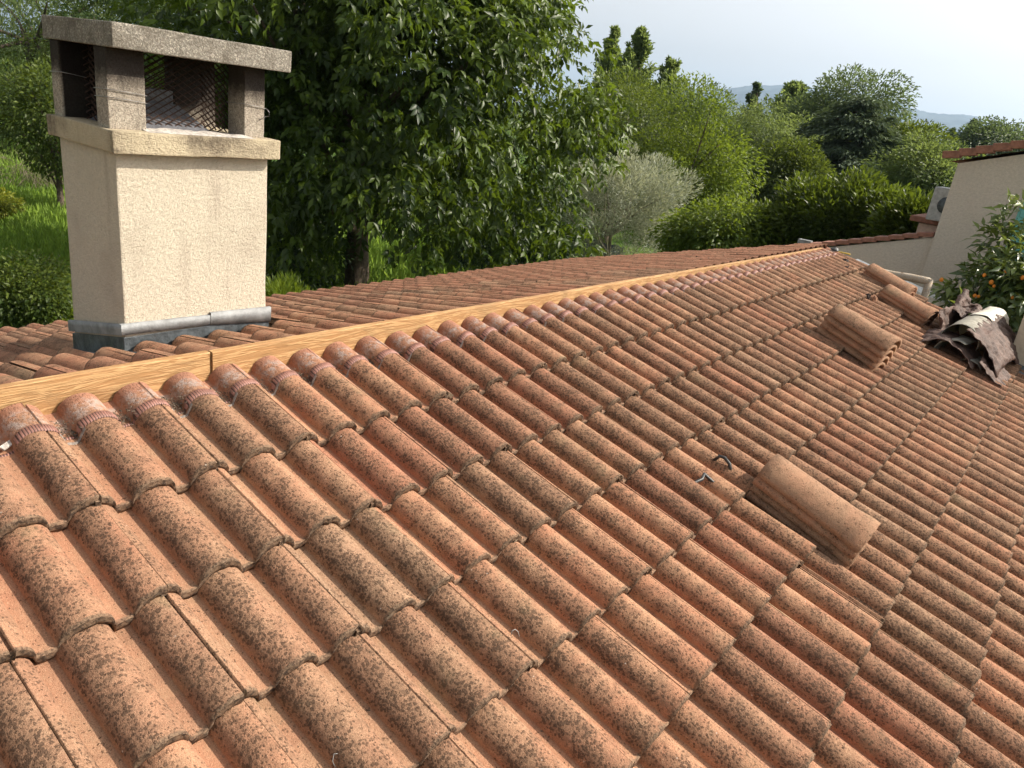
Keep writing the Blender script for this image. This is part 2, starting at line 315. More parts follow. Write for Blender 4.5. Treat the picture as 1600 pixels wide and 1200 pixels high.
# ------------------------------------------------------------------ roof geometry
p=.155; e=.3218; TH=R(17.); TB=R(15.5); L=.445; T=.028; RW=.115; RH=.054
def prof_z(x):           # x measured from the left foot of a roll, period p
    x=x%p
    if x<RW:
        q=math.sqrt(max(0,1-(2*x/RW-1)**2)); return RH*q, q, x/RW
    return -.0015*math.sin(math.pi*(x-RW)/(p-RW)),0.0,1.0
SEAM=.073
def tile_mesh(name,seed,mats,length=L,jit=.0024):
    r=random.Random(seed); xs=[]
    base_=[0,.0004,.0022]+[RW/2*(1-math.cos(math.pi*q/13)) for q in range(2,12)]+[RW-.0022,RW-.0004,RW,RW+.002,(RW+p)/2,p-.002]
    xs=sorted([SEAM,SEAM+2*p]+[o_+q for o_ in (0,p,2*p) for q in base_ if SEAM+.002<o_+q<SEAM+2*p-.002])
    xs[-1]+=-.0022; xs[0]+=.0024
    xs=[xs[0]-.014,xs[0]-.0002]+xs                            # flange tucked under the neighbour
    ys=[0,.0035,.012,.030,.27*length,.54*length,.8*length,length]
    V=[];roll=[];side=[];rim=[]
    tj=[r.uniform(-jit,jit) for _ in xs]; tj=[tj[i]+(r.choice([0,0,0,.004]) if r.random()<.25 else 0) for i in range(len(xs))]
    for j,y in enumerate(ys):
        for i,x in enumerate(xs):
            z,ro,sd=prof_z(x)
            if i<2: z-=.011
            zz=z+T*(1-y/e)-(.0030 if j==0 else 0)+r.uniform(-.0003,.0003)
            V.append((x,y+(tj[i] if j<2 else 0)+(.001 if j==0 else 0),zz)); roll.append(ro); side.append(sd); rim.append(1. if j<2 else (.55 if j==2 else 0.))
    n=len(xs); Fc=[]; mi=[]
    for j in range(len(ys)-1):
        for i in range(n-1): Fc.append((j*n+i,j*n+i+1,(j+1)*n+i+1,(j+1)*n+i)); mi.append(0)
    b=len(V)                                       # tail face
    for k,(dz,dy) in enumerate(((0,0),(-.55,-.0006),(-1.,.0015))):
        for i,x in enumerate(xs):
            q=V[i]; V.append((q[0],q[1]+dy+r.uniform(-.0008,.0008),q[2]+dz*(T-.003))); roll.append(roll[i]); side.append(side[i]); rim.append(1.)
    for k in range(2):
        for i in range(n-1): Fc.append((b+(k+1)*n+i,b+(k+1)*n+i+1,b+k*n+i+1,b+k*n+i)); mi.append(1)
    b2=len(V)                                      # underside
    for i,x in enumerate(xs):
        q=V[(len(ys)-1)*n+i]; V.append((q[0],q[1],q[2]-T)); roll.append(0); side.append(1); rim.append(0.)
    for i in range(n-1): Fc.append((b+2*n+i+1,b+2*n+i,b2+i,b2+i+1)); mi.append(1)
    for i in (0,n-1):
        Fc.append((i,b+2*n+i,b2+i,(len(ys)-1)*n+i) if i==0 else ((len(ys)-1)*n+i,b2+i,b+2*n+i,i)); mi.append(1)
    me=mesh_from(name,V,Fc,True,{'roll':('POINT',roll),'side':('POINT',side),'rim':('POINT',rim)})
    for m in mats: me.materials.append(m)
    me.polygons.foreach_set('material_index',mi); me.update(); return me
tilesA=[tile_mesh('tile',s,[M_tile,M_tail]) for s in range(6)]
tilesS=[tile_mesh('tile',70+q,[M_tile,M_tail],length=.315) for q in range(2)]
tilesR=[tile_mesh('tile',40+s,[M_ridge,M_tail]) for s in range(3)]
def slope_matrix(x,s,front,h=0.,tilt=0.):
    if front:
        O=Vector((x,-s*math.cos(TH),-s*math.sin(TH))); X=Vector((1,0,0)); Y=Vector((0,math.cos(TH),math.sin(TH)))
    else:
        O=Vector((x,.14+s*math.cos(TB),.043-s*math.sin(TB))); X=Vector((-1,0,0)); Y=Vector((0,-math.cos(TB),math.sin(TB)))
    N=X.cross(Y); O=O+N*h
    return Matrix(((X.x,Y.x,N.x,O.x),(X.y,Y.y,N.y,O.y),(X.z,Y.z,N.z,O.z),(0,0,0,1)))
def jitter(r,a=.0028):
    return Matrix.Translation((r.uniform(-a,a),r.uniform(-a,a)*1.6,r.uniform(0,.0012)))@Matrix.Rotation(r.uniform(-.006,.006),4,'Z')@Matrix.Rotation(r.uniform(-.003,.003),4,'X')
house=empty('house',(0,0,GZ),'low house with a long tiled roof under repair, seen from on top of it','house')
IH=Matrix.Translation((0,0,-GZ))
def on_house(mw): return IH@mw
# decks under the tiles
def quad(name,pts,mat,parent,thick=.02):
    P=[Vector(q) for q in pts]; n=(P[1]-P[0]).cross(P[3]-P[0]).normalized(); V=P+[q-n*thick for q in P]
    me=mesh_from(name,[tuple(q) for q in V],[(0,1,2,3),(7,6,5,4),(0,4,5,1),(1,5,6,2),(2,6,7,3),(3,7,4,0)],False)
    return link(name,me,mat,parent,mw=on_house(Matrix.Identity(4)) if parent is house else None)
XL=-2.1; XR=7.66; SF=10*e; SB=10*e
fs=lambda x,s,h: tuple((slope_matrix(x,s,True,h)).translation); bs=lambda x,s,h: tuple((slope_matrix(x,s,False,h)).translation)
front=quad('front_roof_slope',[fs(XL,SF-.05,-.03),fs(XR-.02,SF-.05,-.03),fs(XR-.02,-.135,-.03),fs(XL,-.135,-.03)],M_deck,house)
back=quad('back_roof_slope',[bs(XR-.02,SB-.05,-.03),bs(XL,SB-.05,-.03),bs(XL,.02,-.03),bs(XR-.02,.02,-.03)],M_deck,house)
front['label']='near roof slope of weathered terracotta double roll tiles'; back['label']='far roof slope of terracotta tiles falling away behind the ridge board'
r=random.Random(5)
slots={(6,6):(.030,0),(14,4):(.03,0),(20,4):(.03,0)}
stuffV=[]
nfront=0
for c in range(1,11):
    for k in range(-7,25):
        x=2*k*p
        if 2*k*p+SEAM+2*p>XR+.12: continue
        vis=True
        me=r.choice(tilesR) if c==1 else r.choice(tilesA)
        dx=slots.get((k,c),(0,0))[0]
        mw=slope_matrix(x+dx,c*e,True)@jitter(r)
        if c>=9 or (x<-.9) or (c>=4 and x<0.0) : stuffV.append((me,mw,0)); continue
        if c>=7 and x<1.2: stuffV.append((me,mw,0)); continue
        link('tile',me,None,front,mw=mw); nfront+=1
backs=[]
for c in range(1,11):
    for k in range(-1,31):
        x=XR-.20-2*k*p
        if x<XL: continue
        # chimney foot takes the place of some tiles
        s=c*e; y=.14+(s-.22)*math.cos(TB)
        xa,xb=x-SEAM-2*p,x-SEAM
        if xb>.70 and xa<1.28 and .82<y<1.24: continue
        me=r.choice(tilesS if c==1 else tilesA); mw=slope_matrix(x,s,False)@jitter(r,.004)
        d=(Vector(tuple(CAM))-mw.translation).length; backs.append((d,me,mw,x,c))
backs.sort(key=lambda t:t[0]); nb=0
for d,me,mw,x,c in backs:
    yv=mw.translation.y
    if nb<96 and yv>.45 and x>-.2: link('tile',me,None,back,mw=mw); nb+=1
    else: stuffV.append((me,mw,1))
def join(name,items,parent,mats):
    V=[];Fc=[];ro=[];sd=[];ri=[];mi=[];o=0
    for me,mw in items:
        n=len(me.vertices); co=np.empty(n*3,dtype=np.float32); me.vertices.foreach_get('co',co); co=co.reshape(-1,3)
        A=np.array(mw); V.append(co@A[:3,:3].T+A[:3,3])
        f=[tuple(i+o for i in q.vertices) for q in me.polygons]; Fc+=f; mi+=[q.material_index for q in me.polygons]
        a=np.empty(n,dtype=np.float32); me.attributes['roll'].data.foreach_get('value',a); ro.append(a.copy()); me.attributes['side'].data.foreach_get('value',a); sd.append(a.copy()); me.attributes['rim'].data.foreach_get('value',a); ri.append(a.copy()); o+=n
    me=mesh_from(name,np.vstack(V),Fc,True,{'roll':('POINT',np.concatenate(ro)),'side':('POINT',np.concatenate(sd)),'rim':('POINT',np.concatenate(ri))})
    for m in mats: me.materials.append(m)
    me.polygons.foreach_set('material_index',mi)
    ob=link(name,me,None,parent); ob['kind']='stuff'; return ob
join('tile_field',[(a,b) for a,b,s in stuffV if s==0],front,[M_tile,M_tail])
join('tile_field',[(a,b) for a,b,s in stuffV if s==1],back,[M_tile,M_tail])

# walls of the house below the roof
hw=box_bm(XL+.25,XR-.12,-2.7,2.75,GZ-.2,-.98); link('wall',bm_mesh('wall',hw),M_own,house,mw=on_house(Matrix.Identity(4)))
gv=[(XR-.12,-2.7,-.98),(XR-.12,2.75,-.98),(XR-.12,.14,-.02),(XR-.3,-2.7,-.98),(XR-.3,2.75,-.98),(XR-.3,.14,-.02)]
link('gable',mesh_from('gable',gv,[(0,1,2),(5,4,3),(0,2,5,3),(1,4,5,2),(0,3,4,1)],False),M_own,house,mw=on_house(Matrix.Identity(4)))

# ridge boards
def ridge_z(x): return .1265-.0072*max(x,0)
for i,(x0,x1,dy,dz,rt) in enumerate(((-1.9,.629,0,0,0),(.634,2.676,-.006,.001,.0),(2.681,7.40,-.001,0,0))):
    b=bmesh.new(); n=24; y0,y1=.12+dy,.148+dy
    rows=[]
    for j in range(n+1):
        x=x0+(x1-x0)*j/n; w_=.0016*mnoise.noise(Vector((x*2.1,i,0))); zt=ridge_z(x)+dz+w_; yb=.004*mnoise.noise(Vector((x*1.3,i,5)))
        rows.append([b.verts.new(q) for q in ((x,y0+yb,-.03),(x,y0+yb,zt-.003),(x,y0+yb+.003,zt),(x,y1+yb-.003,zt),(x,y1+yb,zt-.003),(x,y1+yb,-.03))])
    for j in range(n):
        for k in range(6): b.faces.new((rows[j][k],rows[j+1][k],rows[j+1][(k+1)%6],rows[j][(k+1)%6]))
    b.faces.new(rows[0][::-1]); b.faces.new(rows[-1])
    bmesh.ops.recalc_face_normals(b,faces=b.faces)
    ob=link('ridge_board',bm_mesh('ridge_board',b),M_wood,house,mw=on_house(Matrix.Identity(4)))
    ob['label']=['fresh pine ridge board running off the left edge, nearest length','short middle length of fresh pine ridge board between two butt joints','longest far length of fresh pine ridge board reaching the roof end'][i]
# ribbed closure strip left on the top course
def closure():
    global M_groove_shade
    M_groove_shade=plain('strip_groove_shade',(.07,.035,.028),.7)  # shade between the ribs put into the colour of every other face
    V=[];Fc=[];n=0; step=.0036; s0=.004
    xs=np.arange(-.6,7.45,step); rows=[]
    rr2=random.Random(3); 
    for i,x in enumerate(xs):
        z,ro,sd=prof_z(x); wob=.010*mnoise.noise(Vector((x*4,0,1)))+.006*mnoise.noise(Vector((x*19,4,1)))
        rib=.0030*((i//1)%2) if ro>.25 else 0
        sag=.010*(1-min(1,ro*2))
        base=slope_matrix(x,s0+wob+sag,True)
        wd=.027 if ro>.25 else .009
        hh=T*(1-(e-s0)/e)+z+.003+rib
        rows.append([tuple(base@Vector((0,-wd/2,hh-.002))),tuple(base@Vector((0,-wd/2+.002,hh+.001))),tuple(base@Vector((0,wd/2,hh+.0005))),tuple(base@Vector((0,wd/2+.001,hh-.004)))])
    me=grid_mesh('closure_strip',np.array(rows),False); me.materials.append(M_stripm); me.materials.append(M_groove_shade)
    me.polygons.foreach_set('material_index',[(k//3)%2 for k in range(len(me.polygons))]); return me
ob=link('closure_strip',closure(),M_stripm,house,mw=on_house(Matrix.Identity(4))); ob['label']='brown ribbed closure strip left along the top course'
rr2=random.Random(9)
for i in range(0,48):
    if rr2.random()<.12: continue
    V=[];F2=[]
    x0=i*p+RW-.012; x1=(i+1)*p+.012; n=9; rows=[]
    for j in range(n):
        t=j/(n-1); x=x0+(x1-x0)*t; z,ro,sd=prof_z(x); sq=.022+.014*math.sin(math.pi*t)+rr2.uniform(-.002,.002)
        b=slope_matrix(x,sq,True); h=z+.003
        V+=[tuple(b@Vector((0,-.004,h))),tuple(b@Vector((0,0,h+.004))),tuple(b@Vector((0,.006,h+.001)))]
    for j in range(n-1):
        for k in range(2): F2.append((j*3+k,(j+1)*3+k,(j+1)*3+k+1,j*3+k+1))
    link('foil_edge',mesh_from('foil_edge',V,F2),M_foil,house,mw=on_house(Matrix.Identity(4)))
def debris():
    V=[];F2=[];rr2=random.Random(21)
    for i in range(0,48):
        for k in range(rr2.randint(40,130)):
            x=(i*p+RW-.006)+rr2.random()*(p-RW+.014); s=rr2.gauss(-.014,.022)
            if s<-.10 or s>.03: continue
            z=prof_z(x)[0]; b=slope_matrix(x,s,True,max(z,0)+.004+rr2.random()*.006)@Matrix.Rotation(rr2.uniform(0,6.3),4,'Z')@Matrix.Rotation(rr2.uniform(-.7,.7),4,'X')
            l=rr2.uniform(.002,.009); w_=rr2.uniform(.001,.003); o=len(V)
            V+=[tuple(b@Vector(q)) for q in ((-l,0,0),(0,-w_,0),(l,0,0),(0,w_,0),(0,0,.002))]; F2+=[(o,o+1,o+4),(o+1,o+2,o+4),(o+2,o+3,o+4),(o+3,o,o+4)]
    for q in range(900):
        x=rr2.uniform(0,7.4)**1.0; sq=rr2.uniform(.05,2.6)
        if rr2.random()<.6: x=(int(x/p)*p+RW-.004)+rr2.random()*(p-RW+.006)
        z=prof_z(x)[0]; yl=(e-(sq%e)); b=slope_matrix(x,sq,True,z+T*(sq%e)/e+.001)@Matrix.Rotation(rr2.uniform(0,6.3),4,'Z')
        l=rr2.uniform(.0015,.006); w_=rr2.uniform(.001,.003); o=len(V)
        V+=[tuple(b@Vector(q2)) for q2 in ((-l,0,0),(0,-w_,0),(l,0,0),(0,w_,0),(0,0,.0025))]; F2+=[(o,o+1,o+4),(o+1,o+2,o+4),(o+2,o+3,o+4),(o+3,o,o+4)]
    return mesh_from('debris',V,F2,False)
rr3=random.Random(77)
ob=link('dry_debris',debris(),M_debris); tag(ob,'dry leaf litter and mortar crumbs lying in the pans under the ridge board','debris',kind='stuff')

# ------------------------------------------------------------------ chimney (part of the house, pieces are its sub-parts)
def chim(bm,name,mat,smooth=False,label=None):
    ob=link(name,bm_mesh(name,bm,smooth),mat,chimney); 
    if label: ob['label']=label
    return ob
cb=box_bm(.672,1.300,.800,1.255,-.16,.664,.006,5,.0022)
for v in cb.verts:                                    # render flares out a little above the flashing
    k=max(0,(.06-v.co.z))/.12; k=min(k,1)*.003
    v.co.x+=k*(1 if v.co.x>1 else -1); v.co.y+=k*(1 if v.co.y>1 else -1)
chimney=link('chimney',bm_mesh('chimney',cb),M_stucco,house,mw=on_house(Matrix.Identity(4)))
chimney['label']='cream rendered chimney stack with a concrete cap on four stub pillars'
chim(box_bm(.645,1.327,.750,1.290,.666,.744,.005,6,.0028),'slab',M_band)
chim(box_bm(.655,1.362,.738,1.292,1.013,1.094,.005,6,.0022),'cap',M_cap)
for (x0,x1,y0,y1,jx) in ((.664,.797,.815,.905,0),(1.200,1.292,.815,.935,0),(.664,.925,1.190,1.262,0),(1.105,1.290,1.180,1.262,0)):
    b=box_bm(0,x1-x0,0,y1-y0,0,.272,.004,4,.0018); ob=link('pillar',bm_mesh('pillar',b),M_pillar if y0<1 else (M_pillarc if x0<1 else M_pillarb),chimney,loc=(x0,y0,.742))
# expanded metal mesh behind the pillars
def exmesh(axis,c,a0,a1,z0,z1):
    V=[];F2=[]; dw,dh=.040,.024; t=.0021
    def q(a,z,off): return (a,c+off,z) if axis=='x' else (c+off,a,z)
    nz=int((z1-z0)/dh); na=int((a1-a0)/dw)
    for j in range(nz):
        for i in range(na):
            for sgn in (0,1):
                A=(a0+(i+ (0 if not sgn else 1))*dw, z0+j*dh); B=(a0+(i+.5)*dw, z0+(j+.5)*dh*1.0+dh*.5*0)
                for (P0,P1) in (((a0+i*dw,z0+j*dh),(a0+(i+.5)*dw,z0+(j+.5)*dh)),((a0+(i+.5)*dw,z0+(j+.5)*dh),(a0+i*dw,z0+(j+1)*dh))) if sgn==0 else (((a0+(i+1)*dw,z0+j*dh),(a0+(i+.5)*dw,z0+(j+.5)*dh)),((a0+(i+.5)*dw,z0+(j+.5)*dh),(a0+(i+1)*dw,z0+(j+1)*dh))):
                    o=len(V); V+=[q(P0[0],P0[1]-t,-t),q(P0[0],P0[1]+t,t),q(P1[0],P1[1]+t,t),q(P1[0],P1[1]-t,-t)]; F2.append((o,o+1,o+2,o+3))
    return V,F2
V=[];F2=[]
for args in (('x',.925,.78,1.22,.745,1.01),('x',1.168,.74,1.12,.745,1.01),('y',.748,.90,1.18,.745,1.01),('y',1.215,.93,1.19,.745,1.01)):
    v,f=exmesh(*args); o=len(V); V+=v; F2+=[tuple(i+o for i in q) for q in f]
ob=link('wire_mesh',mesh_from('wire_mesh',V,F2,False),M_rust,chimney)
# flue cowl and loose mortar on the slab
b=bmesh.new(); pts=[]
for z,h in ((.744,.175),(.835,.075),(.836,.062),(.885,.062)):
    pts.append([b.verts.new((.93+sx*h*1.05,1.035+sy*h*.7,z)) for sx,sy in ((-1,-1),(1,-1),(1,1),(-1,1))])
for i in range(3):
    for k in range(4): b.faces.new((pts[i][k],pts[i][(k+1)%4],pts[i+1][(k+1)%4],pts[i+1][k]))
b.faces.new(pts[-1]); link('flue_cowl',bm_mesh('flue_cowl',b),M_flue,chimney)
Pm=np.array([[(.78+.45*i/24,.76+.16*j/8,.7445+max(0,.010*(mnoise.noise(Vector((i*.31,j*.5,2)))+.25))*(1 if 0<j<8 else 0)) for j in range(9)] for i in range(25)])
link('mortar_bed',grid_mesh('mortar_bed',Pm),M_mortar,chimney)
# wires round the pillars
ws=[]
for (x0,x1,y0,y1,z) in ((.664,.797,.815,.905,.872),(.664,.797,.815,.905,.846),(1.200,1.292,.815,.935,.868),(.664,.745,1.170,1.262,.90)):
    g=.0035; pp=[(x0-g,y0-g,z+.004),((x0+x1)/2,y0-g-.002,z),(x1+g,y0-g,z-.006),(x1+g,y1+g,z-.004),(x0-g,y1+g,z),(x0-g,y0-g,z+.004)]
    ws.append((pp,.0014,5))
ws.append(([(1.297,.81,.862),(1.305,.80,.85),(1.303,.80,.835),(1.29,.808,.83),(1.262,.809,.815)],.0013,5))
link('tie_wire',tubes_mesh('tie_wire',ws),M_galv,chimney)
# flashing: lead band in two lengths, lower soaker
def band(x0,x1,z0a,z0b,y):                    # front strip whose lower edge runs z0a..z0b
    P=[]
    for i in range(17):
        t=i/16; x=x0+(x1-x0)*t; zt=.025+(-.010 if y<1 else 0)*t+.0015*mnoise.noise(Vector((x*14,1,1))); zb=z0a+(z0b-z0a)*t
        P.append([(x,y+.012,zt+.0008),(x,y-.003,zt),(x,y-.003+.0006*mnoise.noise(Vector((x*20,2,1))),zb),(x,y+.004,zb-.001)])
    return grid_mesh('flashing_band',np.array(P),False)
link('flashing_band',band(.652,1.022,-.018,-.026,.789),M_lead,chimney)
link('flashing_band',band(1.024,1.318,-.026,-.052,.787),M_lead,chimney)
P=[]
for i in range(9):
    t=i/8; y=.787+.485*t; dz=-.115*t; P.append([(.664,y,.026+dz),(.653,y,.025+dz),(.653,y,.004+dz),(.653,y,-.018+dz-.006*t)])
link('flashing_band',grid_mesh('flashing_band',np.array(P),False),M_lead,chimney)
sb=box_bm(.6625,1.312,.7915,1.262,-.36,-.03,.002)
for v in sb.verts:
    if v.co.z>-.1: v.co.z-=.115*(v.co.y-.79)/.47
link('soaker',bm_mesh('soaker',sb),M_leaddark,chimney)
P=[]
for i in range(25):                           # dressed lead apron to the left of the stack
    t=i/24; y=.62+.72*t; P.append([(.28+.42*j/14, y, .043-math.tan(TB)*(y-.14)+.018+.022*max(0,math.sin((.28+.42*j/14)*2*math.pi/p*1.0+1))*(1 if j<12 else .2)+(.03 if j>12 else 0)) for j in range(15)])
link('lead_apron',grid_mesh('lead_apron',np.array(P)),M_leaddark,chimney)

# ------------------------------------------------------------------ loose ridge tiles in stacks
def ridge_tile_mesh(name,seed,w0=.119,w1=.106,ln=.455,hh=.080,th=.016,collar=True):
    r=random.Random(seed); nu,nv=15,11; P=[]; Q=[]
    for j in range(nv):
        t=j/(nv-1); y=ln*(t-.5); wd=w0+(w1-w0)*t; hgt=hh*(1-.10*t)
        c=.006 if (collar and t<.13) else 0
        rowp=[];rowq=[]
        for i in range(nu):
            a=R(22)+R(136)*i/(nu-1); n=.0016*mnoise.noise(Vector((i*.7,j*.6,seed)))
            ca=math.cos(a)/math.cos(R(22)); sa=(math.sin(a)-math.sin(R(22)))/(1-math.sin(R(22)))
            jy=(.004*mnoise.noise(Vector((i*.9,seed*3.1,j)))) if j in (0,nv-1) else 0
            rowp.append((-(wd+c+n)*ca,y+jy,(hgt+c+n)*sa)); rowq.append((-(wd-th)*ca,y+jy,(hgt-th)*sa))
        P.append(rowp);Q.append(rowq)
    V=[q for row in P for q in row]+[q for row in Q for q in row]; o=nu*nv; Fc=[];mi=[]
    for j in range(nv-1):
        for i in range(nu-1):
            Fc.append((j*nu+i,(j)*nu+i+1,(j+1)*nu+i+1,(j+1)*nu+i)); mi.append(0)
            Fc.append((o+j*nu+i+1,o+j*nu+i,o+(j+1)*nu+i,o+(j+1)*nu+i+1)); mi.append(0)
    for i in range(nu-1):
        Fc.append((i+1,i,o+i,o+i+1)); mi.append(1); k=(nv-1)*nu; Fc.append((k+i,k+i+1,o+k+i+1,o+k+i)); mi.append(1)
    for j in range(nv-1):
        Fc.append((j*nu,(j+1)*nu,o+(j+1)*nu,o+j*nu)); mi.append(1); k=nu-1
        Fc.append(((j+1)*nu+k,j*nu+k,o+j*nu+k,o+(j+1)*nu+k)); mi.append(1)
    me=mesh_from(name,V,Fc); me.materials.append(M_loose); me.materials.append(M_loose)
    me.polygons.foreach_set('material_index',mi); return me
RT=[ridge_tile_mesh('ridge_tile',s) for s in range(5)]
ords={1:['only'],2:['topmost','bottom'],3:['topmost','middle','bottom'],4:['topmost','second','third','bottom'],5:['topmost','second','third','fourth','bottom']}
def stack(x,s,rot,n,where,base=.030,dz=.0265,seed=0,spread=.006):
    rr2=random.Random(seed)
    for i in range(n):
        k=n-1-i
        mw=slope_matrix(x+rr2.uniform(-spread,spread),s+rr2.uniform(-spread,spread),True,base+dz*i)@Matrix.Rotation(R(rot+rr2.uniform(-1.5,1.5)),4,'Z')@Matrix.Rotation(R(rr2.uniform(-.6,.6)),4,'X')
        ob=link('ridge_tile',RT[(i+seed)%5],None,None,mw=mw)
        nm=ords[n][k]; nm=nm+' ' if nm!='only' else ''
        tag(ob,f'{nm}half round ridge tile of {where}','ridge tile','old ridge tiles stacked on the near roof slope')
stack(2.27,4.70*e,0,4,'the nearest stack',seed=1,dz=.034)
stack(4.66,3.05*e,-8,5,'the stack between the nearest and the farther ones',seed=2,dz=.047,base=.02)
stack(6.54,2.90*e,-10,4,'the stack nearest the crumpled membrane',seed=3,dz=.033)
stack(7.14,1.95*e,-8,4,'the farthest stack by the timber frame',seed=4)

# ------------------------------------------------------------------ crumpled membrane bundle
def sheet(name,fn,nu,nv,mat,parent,amp=.01,freq=14,thick=.003,seed=0,smooth=False):
    P=[]
    for i in range(nu):
        row=[]
        for j in range(nv):
            q=Vector(fn(i/(nu-1),j/(nv-1))); n=mnoise.noise_vector(q*freq+Vector((seed*7.,0,0)))+.55*mnoise.noise_vector(q*freq*2.3+Vector((seed*3.,5,0)))
            row.append(tuple(q+n*amp))
        P.append(row)
    me=grid_mesh(name,np.array(P),smooth); ob=link(name,me,mat,parent); md=ob.modifiers.new('s','SOLIDIFY'); md.thickness=thick; return ob
M_mem=NT('brown_membrane'); co=M_mem.coord('Object')
M_mem=M_mem.fin(M_mem.mix(M_mem.ramp(M_mem.noise(co,9,5,.7),.35,.7),(.060,.036,.029),(.155,.098,.078)),.65,M_mem.bump(M_mem.noise(co,45,4,.75),.008),spec=.25)
M_felt=plain('grey_felt',(.30,.28,.235),.9,0,.3,26,.004); M_white=plain('white_liner',(.66,.61,.52),.6,0,.15,22,.006)
mem=empty('membrane_bundle',(6.45,-1.50,-.46),'crumpled brown roofing membrane bundled round a grey and white roll near the wall','membrane')
OX,OY,OZ=6.45,-1.50,-.46
def L_(x,y,z): return (x-OX,y-OY,z-OZ)
sz=lambda y: math.tan(TH)*y    # roof height at y
def rollfn(x0,x1,cy,r0,r1,a0,a1,cz,sq=1.):
    def f(u,v):
        x=x0+(x1-x0)*u; rr_=r0+(r1-r0)*u; a=a0+(a1-a0)*v; y=cy+.05*u*-1; return L_(x,y+rr_*math.cos(a),sz(y)+cz+sq*rr_*math.sin(a))
    return f
sheet('grey_roll',rollfn(6.10,6.95,-1.43,.135,.15,-.3,3.4,.17),22,18,M_felt,mem,.006,8,seed=1,smooth=True)
sheet('white_roll',rollfn(6.72,7.42,-1.47,.125,.13,-.6,3.7,.20,1.05),20,18,M_white,mem,.012,11,seed=2,smooth=True)
sheet('brown_flap',lambda u,v:L_(6.0+1.15*u,-1.46-.10*u-.30*v**.8,sz(-1.55)+.30*(1-v)**.7+.03+.07*math.sin(u*5)*v),60,40,M_mem,mem,.017,15,seed=3)
sheet('brown_flap',lambda u,v:L_(6.25+.98*u,-1.27+.10*math.sin(u*4)*v-.02*u,sz(-1.3)+.04+.20*v+.05*u*v),60,30,M_mem,mem,.017,15,seed=4)
sheet('brown_flap',lambda u,v:L_(6.85+.45*u,-1.22-.20*v,sz(-1.3)+.22+.16*u*(1-v)+.03*math.sin(v*9)),34,34,M_mem,mem,.018,18,seed=5)
sheet('brown_flap',lambda u,v:L_(5.86+.40*u+.05*v,-1.18-.42*v,sz(-1.2-.4*v)+.05+.13*math.sin(v*3.0)*(1-u*.4)+.05*u),40,50,M_mem,mem,.016,16,seed=6)
sheet('brown_flap',lambda u,v:L_(5.90+.40*u,-1.62-.22*v,sz(-1.62-.2*v)+.12*(1-v)+.03+.05*u),34,34,M_mem,mem,.016,16,seed=7)
sheet('grey_layer',rollfn(5.93,6.30,-1.42,.12,.125,-.2,2.2,.10,.8),14,16,M_felt,mem,.012,12,seed=8)
sheet('grey_layer',rollfn(5.98,6.32,-1.56,.085,.09,.1,3.0,.05,.7),14,16,M_felt,mem,.012,12,seed=9)

# ------------------------------------------------------------------ parapet block, flashing strip, timber frame, coping strip
pw=empty('parapet_wall',(7.25,-3.0,-.6),'beige rendered parapet wall at the right roof edge','wall')
b=box_bm(-.30,.36,-1.6,1.25,-.6,.62,.008,3,.003); link('block',bm_mesh('block',b),M_own,pw)
P=[[(-.318,1.262-2.85*i/20,-math.tan(TH)*2.85*i/20+.115) , (-.326,1.262-2.85*i/20,-math.tan(TH)*2.85*i/20+.085),(-.330,1.262-2.85*i/20,-math.tan(TH)*2.85*i/20+.065)] for i in range(21)]
link('trim',grid_mesh('trim',np.array(P)),M_lead,pw)
P=[]
for i in range(25):
    y=1.30-2.9*i/24; z=-math.tan(TH)*(1.75-1.30-0)+0
    zz=math.tan(TH)*(y-3.0)+.6
    P.append([(-.325,y,zz+.085),(-.335,y,zz+.055),(-.43,y,zz+.050+.004*mnoise.noise(Vector((i,1,1)))),(-.56,y,zz+.046+.006*mnoise.noise(Vector((i*.7,2,1))))])
link('lead_strip',grid_mesh('lead_strip',np.array(P)),M_leaddark,pw)
fr=empty('timber_frame',(7.85,-.60,-.3),'weathered beige timber frame standing just beyond the roof edge','frame')
def beam(name,a,b_,r_,parent,mat,off):
    a=Vector(a)-Vector(off); b_=Vector(b_)-Vector(off); n=10; pts=[a+(b_-a)*i/n+mnoise.noise_vector((a+(b_-a)*i/n)*5)*.006 for i in range(n+1)]
    v,f=tube(pts,r_,10); link(name,mesh_from(name,[tuple(q) for q in v],f),mat,parent)
beam('top_rail',(7.85,-.28,-.10),(7.92,-.845,-.095),.040,fr,M_woodold,(7.85,-.60,-.3))
beam('post',(7.92,-.845,-.07),(7.92,-.845,-3.9),.036,fr,M_woodold,(7.85,-.60,-.3))
beam('post',(7.85,-.30,-.10),(7.85,-.30,-3.9),.036,fr,M_woodold,(7.85,-.60,-.3))
cw=empty('garden_wall',(8.7,-1.2,GZ),'low garden wall with a sloping white coping behind the leaves','wall')
V=[(8.6,-.1,-.12),(8.6,-3.4,-1.02)]
b=box_bm(8.55,8.75,-3.6,.3,GZ,-1.2); 
gm=mesh_from('wall_body',[(-.12,1.3,0),(.12,1.3,0),(.12,-2.4,0),(-.12,-2.4,0),(-.12,1.3,3.80),(.12,1.3,3.80),(.12,-2.4,3.02),(-.12,-2.4,3.02)],[(3,2,1,0),(4,5,6,7),(0,1,5,4),(1,2,6,5),(2,3,7,6),(3,0,4,7)],False); link('wall_body',gm,M_neigh,cw); b.free()
gm=mesh_from('coping',[(-.16,1.3,3.80),(.20,1.3,3.80),(.20,-2.4,3.02),(-.16,-2.4,3.02),(-.16,1.3,3.86),(.20,1.3,3.86),(.20,-2.4,3.08),(-.16,-2.4,3.08)],[(3,2,1,0),(4,5,6,7),(0,1,5,4),(1,2,6,5),(2,3,7,6),(3,0,4,7)],False); link('coping',gm,plain('white_coping',(.78,.77,.74),.7),cw)

